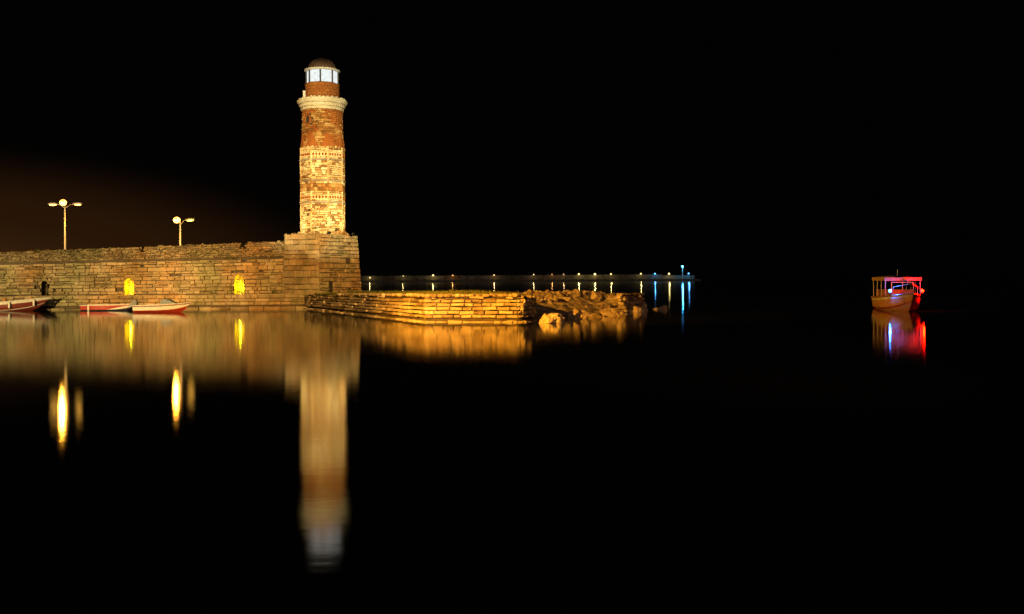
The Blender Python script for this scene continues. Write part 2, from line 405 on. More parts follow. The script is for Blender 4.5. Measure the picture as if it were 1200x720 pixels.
# ------------------------------------------------------------------ low quay ledge in front of the wall
ledge = empty('quay_ledge', (-30, 76, 0), 'low tan stone ledge along the foot of the harbour wall at the waterline', 'quay')
XE = pxX(356, 75.8)
MB().box((XL, 76.15, -1), (XE - .05, YW + .3, 1.02)).build('core', M['mortar'], ledge)
def lmap(x, t, d): return (x, 76.0 - d, t + (x + 39.5) / 23 * .05)
lst = masonry(lmap, XL, XE, [.26, .52, .78, 1.06], (.4, 1.1), gap=.032, depth=.25, pr=(0, .06), ch=.035, jit=.016, seed=21, split=.05)
lst.sort(key=lambda s: -s[0][0][0])
emit_stones(lst, M['lime'], ledge)
fst = masonry(lmap, XL, XE + .3, [-.3, .13], (.6, 1.7), gap=.03, depth=.2, pr=(.05, .3), ch=.06, jit=.05, seed=22)
emit_stones(fst, M['rubble'], ledge, name='footing_stone')
# top slabs of the ledge
x = XL
while x < XE:
    b = min(x + rg.uniform(.8, 1.6), XE); j = rg.uniform(-.02, .02); zz = 1.07 + (x + 39.5) / 23 * .05
    MB().box((x + .015, 75.99 + j, zz - .06), (b - .015, YW + .05, zz + .02 + j * .5), rg.random()).build('top_slab', M['rubble'], ledge); x = b

# ------------------------------------------------------------------ lighthouse
TX, TY = pxX(378.8, 79.5), 79.5
def tz(py): return 2.38 + (CY - py) * .0679
PH = math.atan2(-TY, -TX)                     # direction towards the viewer
light = empty('lighthouse', (TX, TY, 0), 'tall stone lighthouse with white lit lantern and brown dome on a massive block', 'lighthouse')
# plinth
PZ0, PZ1 = 1.0, tz(276.5)
A, B_, C = (pxX(328.5, 76.6), 76.7), (pxX(373, 75.3), 75.3), (pxX(423.5, 79.8), 79.8)
def inset(p, k): return (p[0] + (TX - p[0]) * k, p[1] + (TY - p[1]) * k)
BAT = .10
core = MB()
poly = [A, B_, C, (TX + 1.2, 84.5), (TX - 4.0, 84.5)]
n = len(poly)
lo = [inset(p, .10) for p in poly]; hi = [inset(p, .10 + BAT) for p in poly]
core.add([(x, y, -1) for x, y in lo] + [(x, y, PZ1 - .12) for x, y in hi], [(i, (i+1) % n, n + (i+1) % n, n + i) for i in range(n)] + [tuple(range(n, 2*n))], .3)
plinth = core.build('plinth', M['mortar'], light)
def facemap(p, q):
    def f(s, t, d):
        k = (t - PZ0) / (PZ1 - PZ0) * BAT
        a = inset(p, k); b = inset(q, k); L0 = math.hypot(q[0]-p[0], q[1]-p[1]); u = s / L0
        nx, ny = (b[1]-a[1]) / L0, -(b[0]-a[0]) / L0
        return (a[0] + (b[0]-a[0]) * u + nx * d, a[1] + (b[1]-a[1]) * u + ny * d, t)
    return f
def flen(p, q): return math.hypot(q[0]-p[0], q[1]-p[1])
LB = flen(B_, C)
rr = rowlist(PZ0, PZ1, .42, rg, .28)
s1 = masonry(facemap(A, B_), 0, flen(A, B_), rr, (.55, 1.35), gap=.034, depth=.3, pr=(-.02, .03), ch=.025, jit=.02, seed=31, split=.08, topdrop=.12)
rr2 = rowlist(PZ0, PZ1, .36, rg, .3)
rr2 = sorted([z for z in rr2 if abs(z - 2.06) > .15 and abs(z - 1.56) > .12] + [2.06, 1.56])
FB = facemap(B_, C); KW = dict(gap=.05, depth=.32, pr=(-.05, .05), ch=.04, jit=.02, split=.2)
dl, dr, ol, orr = LB * .30 - .24, LB * .30 + .24, LB * .74 - .18, LB * .74 + .18
low = [z for z in rr2 if z <= 1.561]; mid = [z for z in rr2 if 1.559 <= z <= 2.061]; upr = [z for z in rr2 if z >= 2.059]
s2 = masonry(FB, 0, LB, upr, (.4, 1.1), seed=32, topdrop=.15, miss=.01, **KW)
s2 += masonry(FB, 0, dl, low + mid[1:], (.35, .8), seed=34, **KW) + masonry(FB, dr, ol, low, (.35, .8), seed=35, **KW) + masonry(FB, orr, LB, low, (.35, .8), seed=36, **KW) + masonry(FB, dr, LB, mid, (.4, 1.0), seed=37, **KW)
emit_stones(s1 + s2, M['lime'], plinth)
s3 = masonry(facemap(C, poly[3]), 0, flen(C, poly[3]), rr2, (.6, 1.2), gap=.05, depth=.3, seed=33)
joined(s3, 'rear_stonework', M['lime'], plinth)
fm_ = facemap(B_, C)
for (sa, sb, ta, tb_, nm) in ((LB*.30-.30, LB*.30+.30, 1.02, 2.08, 'door_gap_shade'), (LB*.74-.22, LB*.74+.22, 1.02, 1.62, 'low_opening_shade')):
    q = [(sa, ta), (sb, ta), (sb, tb_), (sa, tb_)]
    MB().add([fm_(a, b, -.12) for a, b in q] + [fm_(a, b, -.5) for a, b in q], [(0,1,2,3),(0,4,5,1),(1,5,6,2),(2,6,7,3),(3,7,4,0)]).build(nm, M['iron'], plinth)  # dark panels paint the shade inside the two openings
# rubble cap of the plinth
top = [inset(p, BAT + .01) for p in poly]
mb = MB(); rg2 = random.Random(8)
for i in range(150):
    e = rg2.randrange(3); a, b = top[e if e < 2 else 4], top[(e + 1) if e < 2 else 0]
    u = rg2.random(); k = rg2.random() * .35
    x, y = inset((a[0]+(b[0]-a[0])*u, a[1]+(b[1]-a[1])*u), k); s = rg2.uniform(.08, .2)
    mb.ell((x, y, PZ1 - .06), (s, s, s * rg2.uniform(.5, 1.0)), 6, 4, rg2.random())
mb.build('rubble_cap', M['lime'], plinth, kind='stuff')
# octagonal shaft
RO = 1.80; VA = [PH + R(a) for a in (-76, -31, 14, 59, 104, 149, 194, 239)]
ZB, ZO = PZ1 - .1, tz(174.5)
ov = [(TX + RO * math.cos(a), TY + RO * math.sin(a)) for a in VA]
mb = MB(); k = (RO - .14) / RO
ii = [(TX + (x - TX) * k, TY + (y - TY) * k) for x, y in ov]
mb.add([(x, y, ZB) for x, y in ii] + [(x, y, ZO) for x, y in ii], [(i, (i+1) % 8, 8 + (i+1) % 8, 8 + i) for i in range(8)] + [tuple(range(8, 16))], .3)
shaft = mb.build('octagonal_shaft', M['mortar'], light)
zb0, zb1 = tz(225.5), tz(217.5)                      # orange brick band
zm = [tz(189.5), tz(213.5), tz(238.5)]               # mouldings
medz = [tz(183.3), tz(232.8)]                        # rows of carved bosses
side = 2 * RO * math.sin(R(22.5))
def octmap(i):
    a, b = ov[i], ov[(i + 1) % 8]; nx, ny = (b[1]-a[1]) / side, -(b[0]-a[0]) / side
    return lambda s, t, d: (a[0]+(b[0]-a[0])*s/side + nx*d, a[1]+(b[1]-a[1])*s/side + ny*d, t)
stn = []; brk = []
for i in range(8):
    f = octmap(i); wr = (.22, .62)
    for (a, b) in ((ZB, zm[2] - .05), (zm[2] + .08, medz[1] - .17), (medz[1] + .17, zb0), (zb1, zm[1] - .05), (zm[1] + .08, zm[0] - .05), (zm[0] + .08, medz[0] - .17), (medz[0] + .17, ZO)):
        if b - a < .08: continue
        rws = rowlist(a, b, .17, rg, .3) if b - a > .2 else [a, b]
        stn += masonry(f, .07, side - .07, rws, wr, gap=.028, depth=.14, pr=(-.025, .035), ch=.02, jit=.014, seed=100 + i * 9 + int(a * 3), split=0, miss=.022)
    brk += masonry(f, .02, side - .02, [zb0, (zb0 + zb1) / 2, zb1], (.25, .4), gap=.014, depth=.14, pr=(0, .012), ch=.01, jit=.004, seed=300 + i)
joined(stn, 'shaft_stonework', M['tower'], shaft)
joined(brk, 'brick_band', M['ochre'], shaft)
for z in zm:
    for i in range(8):
        f = octmap(i); mb = MB()
        for (h0, h1, d) in ((-.045, .0, .015), (.0, .06, .075)):
            q = [(.06, h0), (side-.06, h0), (side-.06, h1), (.06, h1)]
            mb.add([f(s, z + h, d) for s, h in q] + [f(s, z + h, -.14) for s, h in q], [(0,1,2,3),(0,4,5,1),(1,5,6,2),(2,6,7,3),(3,7,4,0)], .3 + .5 * (h0 == 0))  # lower strip toned darker as the gap shadow under the rail
        mb.build('moulding', M['greystone'], shaft)
for i in range(8):                                       # pale corner strips
    for (a, b) in ((ZB, zb0 - .02), (zb1 + .02, ZO)):
        rws = rowlist(a, b, .36, rg, .2); mb = MB()
        d = Vector((math.cos(VA[i]), math.sin(VA[i]), 0)); e = Vector((-d.y, d.x, 0)); c0 = Vector((ov[i][0], ov[i][1], 0)) + d * .012
        for j in range(len(rws) - 1):
            q = [c0 - e*.09 - d*.06, c0 + d*rg.uniform(-.015, .005), c0 + e*.09 - d*.06, c0 - d*.25]
            mb.add([p + Vector((0, 0, rws[j] + .012)) for p in q] + [p + Vector((0, 0, rws[j+1] - .012)) for p in q], [(0,1,5,4),(1,2,6,5),(2,3,7,6),(3,0,4,7),(0,3,2,1),(4,5,6,7)], rg.uniform(.1, .9))
        mb.build('corner_strip', M['tower'], shaft)
for z in medz:                                           # carved bosses
    for i in range(8):
        f = octmap(i); mb = MB(); bkp = MB()
        q = [(.06, -.17), (side-.06, -.17), (side-.06, .17), (.06, .17)]
        bkp.add([f(s, z + h, -.03) for s, h in q], [(0, 1, 2, 3)], .9)
        m = 5
        for j in range(m):
            s0 = .08 + (side - .16) * (j + .5) / m; r = .10
            ring = [(s0 + r * math.cos(q), z + r * 1.3 * math.sin(q)) for q in [math.pi * 2 * p / 6 for p in range(6)]]
            mb.add([f(a, b, -.03) for a, b in ring] + [f(s0 + (a - s0) * .5, z + (b - z) * .5, .05) for a, b in ring], [(p, (p+1) % 6, 6 + (p+1) % 6, 6 + p) for p in range(6)] + [tuple(range(6, 12))], rg.random() * .3)
        o = bkp.build('frieze', M['tower'], shaft); 
        o2 = MB(); o2.v, o2.f, o2.t = mb.v, mb.f, mb.t; o2.build('carved_boss_row', M['brick'], shaft, kind='stuff')
# flared footing rubble
mb = MB()
for i in range(120):
    a = rg.uniform(0, 2 * math.pi); s = rg.uniform(.09, .2); r = RO * .97 + rg.uniform(-.05, .22)
    mb.ell((TX + r * math.cos(a), TY + r * math.sin(a), ZB + rg.uniform(0, .35) * (1.25 - (r - 1.7) * 2.4)), (s, s, s * .8), 6, 4, rg.random())
mb.build('footing_rubble', M['tower'], shaft, kind='stuff')
# round upper shaft
RC = 1.63; ZC = tz(129)
up = MB().lathe((TX, TY, 0), [(RC - .12, ZO - .1), (RC - .16, ZC)], 40, .3).build('round_shaft', M['mortar'], light)
ocA = PH + R(-46); ocz = tz(143)
def cylmap(s, t, d):
    r = RC - .04 * (t - ZO) / (ZC - ZO) + d; a = s / RC
    return (TX + r * math.cos(a), TY + r * math.sin(a), t)
def ochole(a, b, c, d):
    m = (a + b) / 2 / RC; dd = (m - ocA + math.pi) % (2 * math.pi) - math.pi
    return abs(dd * RC) < .36 and abs((c + d) / 2 - ocz) < .42
cs = masonry(cylmap, 0, 2 * math.pi * RC, rowlist(ZO, ZC, .155, rg, .15), (.26, .55), gap=.016, depth=.12, pr=(-.015, .02), ch=.012, jit=.006, seed=44, hole=ochole, split=0)
ylw = []; org = []
for s in cs:
    c = Vector(s[0][8]); h = (c.z - ZO) / (ZC - ZO)
    q = noise.noise((c.x * .9, c.y * .9, c.z * 1.1)) + .30 - abs(h - .35) * .9
    (ylw if q > .02 + rg.uniform(-.25, .25) else org).append(s)
joined(org, 'brickwork', M['brick'], up); joined(ylw, 'stone_patches', M['ochre'], up)
mb = MB()                                                # oculus
c = Vector((TX + RC * math.cos(ocA), TY + RC * math.sin(ocA), ocz)); nrm = Vector((math.cos(ocA), math.sin(ocA), 0)); e = Vector((-nrm.y, nrm.x, 0))
def orow(r, d): return [c + e * (r * .72 * math.cos(q)) + Vector((0, 0, r * math.sin(q))) + nrm * d for q in [2 * math.pi * k / 16 for k in range(16)]]
rings = [orow(.50, -.06), orow(.48, .03), orow(.36, .03), orow(.35, -.12)]
mb.add(sum(rings, []), [(a*16+k, a*16+(k+1) % 16, (a+1)*16+(k+1) % 16, (a+1)*16+k) for a in range(3) for k in range(16)], .4)
oc = mb.build('oculus', M['brick'], up); MB().add(orow(.36, -.1), [tuple(range(16))]).build('oculus_dark_disc', M['iron'], oc)  # dark disc paints the darkness inside the recessed window
# broaches: brick triangles over each corner of the octagon
for i in range(8):
    a = VA[i]; tip = Vector((TX + (RC + .01) * math.cos(a), TY + (RC + .01) * math.sin(a), tz(156.5) + rg.uniform(-.1, .1)))
    p0 = Vector((ov[i][0], ov[i][1], ZO)); d = Vector((math.cos(a), math.sin(a), 0)); e = Vector((-d.y, d.x, 0))
    l = p0 - e * .56 - d * .16; r = p0 + e * .56 - d * .16; p0 = p0 - d * .05
    MB().add([l, p0, r, tip, Vector((TX, TY, ZO))], [(0, 1, 3), (1, 2, 3), (2, 4, 3), (4, 0, 3), (0, 4, 2, 1)], rg.uniform(.3, .7)).build('broach', M['brick'], light)
    mb = MB()
    for j in range(7):                                   # ragged pale stones along the foot of the transition
        u = rg.uniform(-1, 1) * .65; q = Vector((ov[i][0], ov[i][1], ZO + rg.uniform(-.06, .04))) + e * u - d * (.06 + abs(u) * .38)
        s = rg.uniform(.06, .13); mb.ell(q, (s, s, s * .7), 6, 4, rg.random())
    mb.build('setoff_stones', M['tower'], shaft, kind='stuff')
# cornice
cz = tz(130.5)
prof = [(RC - .1, -.04), (RC + .06, -.02), (RC + .07, .12), (RC - .04, .13), (RC - .04, .20), (RC + .12, .22), (RC + .19, .38), (RC + .08, .39), (RC + .08, .47), (RC + .24, .49), (RC + .34, .62), (RC + .35, .74), (RC + .24, .75), (RC + .24, .84), (RC + .1, .90), (1.2, .93)]
corn = MB().lathe((TX, TY, cz), prof, 56, .6, jit=.012).build('cornice', M['cream'], light)
for k in range(34):
    a = 2 * math.pi * k / 34 + rg.uniform(-.05, .05); r = RC + rg.uniform(.12, .24); s = rg.uniform(.08, .15)
    mb = MB().ell((0, 0, 0), (s * 1.3, s, s * .7), 7, 4, rg.random())
    o = mb.build('coping_stone', M['cream'], corn); o.location = (TX + r * math.cos(a), TY + r * math.sin(a), cz + .86); o.rotation_euler = (0, 0, a + 1.57)
# brick drum, lantern, dome
RD = 1.33; zd0, zd1 = cz + .9, tz(100)
drum = MB().lathe((TX, TY, 0), [(RD - .06, zd0 - .1), (RD - .06, zd1), (.2, zd1 + .02)], 40, .3).build('drum', M['mortar'], light)
dmap = lambda s, t, d: (TX + (RD + d) * math.cos(s / RD), TY + (RD + d) * math.sin(s / RD), t)
nr = 5
for ri in range(nr):
    z0 = zd0 + (zd1 - zd0) * ri / nr; z1 = zd0 + (zd1 - zd0) * (ri + 1) / nr; m = 20
    for k in range(m):
        a = 2 * math.pi * RD * (k + .5 * (ri % 2)) / m; b = a + 2 * math.pi * RD / m
        v, f, t = stone(dmap, a + .008, b - .008, z0 + .008, z1 - .008, .06, rg.uniform(0, .008), .008, .003, rg.uniform(.2, .8), rg)
        MB().add(v, f, t).build('brick', M['brick'], drum)
MB().lathe((TX, TY, zd1), [(RD + .03, -.03), (RD + .05, .03), (RD - .1, .05)], 40, .5).build('drum_coping', M['brick'], drum)
RL = 1.26; zl0, zl1 = zd1 + .04, tz(84.2)
LVA = [PH + R(a) for a in (-51.5 + 45 * k for k in range(8))]
lv = [(TX + RL * math.cos(a), TY + RL * math.sin(a)) for a in LVA]
def pane_mat():
    m, nt, b = newmat('lit_lantern_glass'); L = nt.links.new
    geo = N(nt, 'ShaderNodeNewGeometry'); n = N(nt, 'ShaderNodeTexNoise', Scale=5.0, Detail=6.0, Roughness=.7); L(geo.outputs['Position'], n.inputs['Vector'])
    r = ramp(nt, [(.3, (.50, .58, .60)), (.55, (.86, .92, .93)), (.8, (1, 1, 1))]); L(n.outputs['Fac'], r.inputs[0])
    L(r.outputs[0], b.inputs['Emission Color']); b.inputs['Emission Strength'].default_value = 1.0
    b.inputs['Base Color'].default_value = (.04, .045, .045, 1); b.inputs['Roughness'].default_value = .15
    return m
M['pane'] = pane_mat()
lant = MB().lathe((TX, TY, 0), [(RL + .05, zl0 - .02), (RL + .05, zl0 + .05), (RL - .15, zl0 + .05)], 8, .5, a0=LVA[0]).build('lantern_room', M['iron'], light)
for i in range(8):
    a, b = lv[i], lv[(i + 1) % 8]; ax, ay = inset(a, .05); bx, by = inset(b, .05)
    MB().add([(ax, ay, zl0), (bx, by, zl0), (bx, by, zl1), (ax, ay, zl1), (*inset((ax, ay), .03), zl0), (*inset((bx, by), .03), zl0), (*inset((bx, by), .03), zl1), (*inset((ax, ay), .03), zl1)],
             [(0,1,2,3),(7,6,5,4),(0,4,5,1),(1,5,6,2),(2,6,7,3),(3,7,4,0)]).build('pane', M['pane'], lant)
    MB().tube([(a[0], a[1], zl0), (a[0], a[1], zl1)], .065, 6).build('mullion', M['iron'], lant)
ring = MB().lathe((TX, TY, zl1), [(RL - .2, -.03), (RL + .08, -.03), (RL + .15, .02), (RL + .13, .10), (RL - .1, .16), (.9, .17)], 48, .8).build('lantern_eave', M['white'], light)
RDm = 1.07; zdm = zl1 + .16; hd = tz(69.3) - zdm
dome = MB().lathe((TX, TY, zdm), [(RDm * math.cos(math.pi/2*i/9), hd * math.sin(math.pi/2*i/9)) for i in range(9)] + [(.02, hd)], 32, .5).build('dome', M['copper'], light, smooth=True)
for k in range(12):
    a = LVA[0] + 2 * math.pi * k / 12
    MB().tube([(TX + (RDm+.01)*math.cos(q)*math.cos(a), TY + (RDm+.01)*math.cos(q)*math.sin(a), zdm + (hd+.01)*math.sin(q)) for q in [math.pi/2*j/8 for j in range(8)]], .03, 5).build('rib', M['copper'], dome)
MB().lathe((TX, TY, zdm + hd - .02), [(.14, 0), (.12, .07), (.04, .1), (.01, .14)], 12).build('finial', M['copper'], dome)
q = PH + R(-78); c = (TX + 1.42 * math.cos(q), TY + 1.42 * math.sin(q))
MB().box((c[0]-.09, c[1]-.09, cz+.93), (c[0]+.09, c[1]+.09, cz+1.5)).box((c[0]-.11, c[1]-.11, cz+1.5), (c[0]+.11, c[1]+.11, cz+1.54)).build('equipment_box', M['white'], light)

# ------------------------------------------------------------------ lights helpers
def lamp(kind, name, loc, power, color, parent, local=False, target=None, angle=40, blend=.3, radius=.1):
    l = bpy.data.lights.new(name, kind); l.energy = power; l.color = color
    l.shadow_soft_size = radius
    o = bpy.data.objects.new(name, l); link(o, parent, local); o.location = loc
    if kind == 'SPOT':
        l.spot_size = R(angle); l.spot_blend = blend
        d = Vector(target) - Vector(loc); o.rotation_euler = d.to_track_quat('-Z', 'Y').to_euler()
    return o
SOD = (1.0, .38, .03); WARM = (1.0, .72, .34); HAL = (1.0, .84, .42)
M['sodlens'] = emit('sodium_lens', (1.0, .42, .06), 11)
M['sodlens2'] = emit('sodium_lens_dim', (1.0, .48, .06), 14)
M['flens'] = emit('flood_lens', (1.0, .7, .3), 5)

# floodlights at the foot of the tower
for i, (ang, rr_, pw) in enumerate(((-52, 2.75, 190), (8, 3.3, 210), (62, 2.6, 260))):
    a = PH + R(ang); x, y = TX + rr_ * math.cos(a), TY + rr_ * math.sin(a); z = PZ1 - .02
    e = empty('floodlight', (x, y, z), ('small black floodlight on the left corner of the lighthouse block', 'small black floodlight on the front corner of the lighthouse block', 'small black floodlight on the right side of the lighthouse block')[i], 'floodlight', group='floodlights at the foot of the tower')
    d = Vector((-math.cos(a), -math.sin(a), 1.0)).normalized(); s_ = Vector((-math.sin(a), math.cos(a), 0)); u_ = d.cross(s_)
    c = Vector((x, y, z + .16))
    mb = MB()
    mb.add([c + s_*i1*.13 + u_*i2*.09 + d*i3 for i3 in (-.1, .0) for i1, i2 in ((-1,-1),(1,-1),(1,1),(-1,1))], [(0,3,2,1),(0,1,5,4),(1,2,6,5),(2,3,7,6),(3,0,4,7)])
    mb.build('housing', M['black'], e)
    MB().add([c + s_*i1*.12 + u_*i2*.08 - d*.01 for i1, i2 in ((-1,-1),(1,-1),(1,1),(-1,1))], [(0, 1, 2, 3)]).build('lens', M['flens'], e)
    MB().tube([(x, y, z - .05), (x, y, z + .09)], .03).build('bracket', M['iron'], e)
    lamp('SPOT', 'floodlight_bulb', c + d * .03, pw, HAL, e, target=c + d + Vector((0, 0, .9)), angle=110, blend=.6, radius=.08)

# niche lamps
M['nlens'] = emit('niche_lens', (1.0, .95, .15), 2)
for i, (xc, z0, hw) in enumerate(LITN):
    e = empty('niche_lamp', (xc, YW + .25, z0), ('small floodlight inside the lit niche above the red skiff', 'small floodlight inside the lit niche nearest the lighthouse block')[i], 'lamp', group='lamps in the wall niches')
    MB().box((xc - .09, YW + .2, z0 + .005), (xc + .09, YW + .30, z0 + .05)).build('housing', M['black'], e)
    MB().box((xc - .07, YW + .21, z0 + .052), (xc + .07, YW + .29, z0 + .06)).build('lens', M['nlens'], e)
    lamp('POINT', 'niche_bulb', (xc, YW + .26, z0 + .55), 120, (1.0, .90, .006), e, radius=.05)

# ------------------------------------------------------------------ street lamps on the mole
def street_lamp(px, D, pyl, heads, label):
    x = pxX(px, D); zh = P(px, pyl, D).z; zb = 3.56
    e = empty('street_lamp', (x, D, zb), label, 'street lamp', group='street lamps behind the harbour wall')
    MB().lathe((x, D, zb), [(.16, 0), (.16, .3), (.10, .34), (.09, .4)], 12).build('base', M['pole'], e)
    MB().tube([(x, D, zb + .3), (x, D, zh - .1)], [.085, .06], 10).build('pole', M['pole'], e)
    for (dx, dy, dz, size, power, ang) in heads:
        hx, hy, hz = x + dx, D + dy, zh + dz
        MB().tube([(x, D, zh - .35), (x + dx * .4, D + dy * .4, zh + dz * .8 - .05), (hx, hy, hz + .03)], .035, 6).build('arm', M['pole'], e)
        dv = Vector((dx, dy, dz * .6)).normalized()
        hd = MB(); hd.ell((0, 0, 0), (.42, .17, .10), 12, 7)
        h = hd.build('lamp_head', M['pole'], e, smooth=True); h.location = (hx, hy, hz + .03)
        h.rotation_euler = (0, -math.asin(max(-.6, min(.6, dv.z))), math.atan2(dy, dx))
        ln = (MB().ell((0, 0, -.07), (.30, .13, .09), 12, 6) if size < 2 else MB().ell((0, 0, -.10), (.32, .27, .24), 16, 10)).build('lens', M['sodlens'] if power > 500 else M['sodlens2'], h, smooth=True, local=True)
        if power: lamp('SPOT', 'lamp_bulb', (hx, hy - (0 if size < 2 else .42), hz - (.16 if size < 2 else .12)), power, SOD, e, target=(hx + dx*.2, hy + dy*.2 - (0 if size < 2 else 3), hz - 5), angle=ang, blend=.35, radius=.09 if size < 2 else .15)
street_lamp(76.5, 84, 239.5, [(.30, -1.0, .12, 2, 2000, 178), (-.95, -.15, .0, 1, 260, 150), (1.15, -.15, .0, 1, 260, 150)], 'tall street lamp with three heads, left of the two behind the wall')
street_lamp(211.5, 82, 259, [(.02, -.9, .08, 2, 700, 178), (.65, .5, .12, 1, 260, 150)], 'shorter street lamp with two heads, nearer to the lighthouse')

# ------------------------------------------------------------------ headland with quay wall, rocks and grass
HA, HB, HC, HD = (pxX(357, 76.0), 75.9), (pxX(497, 51.7), 51.7), (pxX(612, 51.0), 51.0), (pxX(622, 51.9), 51.9)
pol = [HA, HB, HC, HD, (1.30, 53.1), (3.4, 54.6), (5.2, 58.0), (7.4, 63.6), (9.3, 67.0), (8.6, 71.5), (2.0, 69.0), (-4.5, 73.0), (-8.5, 80.0), (-11, 90), (-20, 90), (-20, 77.5)]
wallE = {0, 1, 2, 3, 14, 15}
def sdist(x, y):
    best = 1e9; be = 0; ins = False; n = len(pol)
    for i in range(n):
        ax, ay = pol[i]; bx, by = pol[(i + 1) % n]
        dx, dy = bx - ax, by - ay; t = max(0, min(1, ((x-ax)*dx + (y-ay)*dy) / (dx*dx + dy*dy)))
        d = math.hypot(x - ax - t*dx, y - ay - t*dy)
        if d < best: best = d; be = i
        if (ay > y) != (by > y) and x < (bx-ax) * (y-ay) / (by-ay) + ax: ins = not ins
    return (best if ins else -best), be
def topz(x, y):
    return 1.12 + max(0, min(1, (74 - y) / 20)) * .24
def hz(x, y):
    d, e = sdist(x, y); T = topz(x, y)
    nz = noise.fractal((x * .55, y * .55, 1.7), 1.0, 2.0, 4)
    if e in wallE:
        if d < .34: return -1.2
        return T - .04 + .05 * nz + .10 * max(0, min(1, (d - .4) / 3)) * (1 if y > 54 else .3)
    wd = 5.5 if e in (4, 5, 6, 7) else 2.5
    k = max(0, min(1, d / wd)); k = k ** .75
    rid = noise.ridged_multi_fractal((x * .35 + y * .1, y * .30, .3), 1.0, 2.1, 5, 1.0, 2.0)
    amp = .30 * (1 - k * .55)
    z = -.25 + (T + .30) * k + .12 * (noise.ridged_multi_fractal((x * 1.3, y * 1.1, 2), 1.0, 2.2, 5, 1.0, 2.0) - 1.2) + amp * (rid - 1.1) * .55 + .10 * nz
    if d <= 0: z = -.25 + d * 1.2 + amp * .3 * nz
    return min(z, T + .12 + .05 * nz)
GX0, GX1, GY0, GY1, GS = -19.5, 11.5, 50.4, 89.0, .22
nx, ny = int((GX1 - GX0) / GS), int((GY1 - GY0) / GS)
vs = []; H = {}
for j in range(ny + 1):
    for i in range(nx + 1):
        x, y = GX0 + i * GS, GY0 + j * GS; z = hz(x, y); vs.append((x, y, z)); H[i, j] = z
fs = [(j*(nx+1)+i, j*(nx+1)+i+1, (j+1)*(nx+1)+i+1, (j+1)*(nx+1)+i) for j in range(ny) for i in range(nx) if max(H[i, j], H[i+1, j], H[i, j+1], H[i+1, j+1]) > -.9]
head = MB().add(vs, fs).build('headland', M['headland']); tag(head, 'low rocky headland running out from the lighthouse', kind='structure')

quay = empty('quay_wall', (-5, 54, 0), 'low orange-lit ashlar quay wall in front of the lighthouse', 'quay wall')
pts = [HA, HB, (HC[0] - .25, HC[1]), (HC[0] + .1, HC[1] + .12), HD, (1.30, 53.1)]
def qtop(p): return topz(*p) + .02
mb = MB(); inn = [(x - .0, y + .0) for x, y in pts]
for i in range(len(pts) - 1):                              # core behind the facing
    a, b = pts[i], pts[i + 1]; l = flen(a, b); n2 = ((b[1]-a[1])/l, -(b[0]-a[0])/l)
    q = [(a[0]-n2[0]*.22, a[1]-n2[1]*.22), (b[0]-n2[0]*.22, b[1]-n2[1]*.22), (b[0]-n2[0]*.6, b[1]-n2[1]*.6), (a[0]-n2[0]*.6, a[1]-n2[1]*.6)]
    mb.add([(x, y, -.8) for x, y in q] + [(q[0][0], q[0][1], qtop(a)-.08), (q[1][0], q[1][1], qtop(b)-.08), (q[2][0], q[2][1], qtop(b)-.06), (q[3][0], q[3][1], qtop(a)-.06)], [(0,1,5,4),(1,2,6,5),(2,3,7,6),(3,0,4,7),(4,5,6,7)], .3)
mb.build('core', M['mortar'], quay)
allq = []
NR = 5
for i in range(len(pts) - 1):
    a, b = pts[i], pts[i + 1]; l = flen(a, b); n2 = ((b[1]-a[1])/l, -(b[0]-a[0])/l)
    def qm(s, t, d, a=a, b=b, l=l, n2=n2):
        u = s / l; zt_ = qtop(a) + (qtop(b) - qtop(a)) * u + .02 * noise.noise((s * .8, i * 7.0, 0))
        return (a[0]+(b[0]-a[0])*u + n2[0]*d, a[1]+(b[1]-a[1])*u + n2[1]*d, .20 + t * (zt_ - .20))
    rws = [0, .165, .34, .51, .68, .84, 1.0]
    wr = (.9, 2.3) if i == 0 else (.36, .78) if i == 1 else (.28, .55)
    allq += masonry(qm, 0, l, rws, wr, gap=.042 if i else .045, depth=.25, pr=(-.05, .04), ch=.034, jit=.022, seed=61 + i, split=.04 if i else .12, miss=.02, topdrop=.17)
    def fm(s, t, d, a=a, b=b, l=l, n2=n2):
        u = s / l; return (a[0]+(b[0]-a[0])*u + n2[0]*d, a[1]+(b[1]-a[1])*u + n2[1]*d, t)
    emit_stones(masonry(fm, 0, l, [-.4, .07], (.8, 2.0) if i == 0 else (.3, .8), gap=.03, depth=.3, pr=(.0, .16), ch=.06, jit=.05, seed=71 + i), M['quay'], quay, name='footing_stone')
emit_stones(allq, M['quay'], quay)
# link wall between ledge and quay wall
# coping rubble and loose stones along the top edge
mb = MB()
for k in range(240):
    e = 0 if rg.random() < .45 else 1
    a, b = pts[e], pts[e + 1]; u = rg.random(); 
    if e == 0: u = .35 + .65 * u
    s = rg.uniform(.05, .16); l = flen(a, b); n2 = ((b[1]-a[1])/l, -(b[0]-a[0])/l); off = rg.uniform(.0, .5)
    mb.ell((a[0]+(b[0]-a[0])*u - n2[0]*off, a[1]+(b[1]-a[1])*u - n2[1]*off, topz(0, a[1]+(b[1]-a[1])*u) + .02), (s*1.3, s, s*.7), 6, 4, rg.random())
mb.build('edge_rubble', M['quay'], quay, kind='stuff')

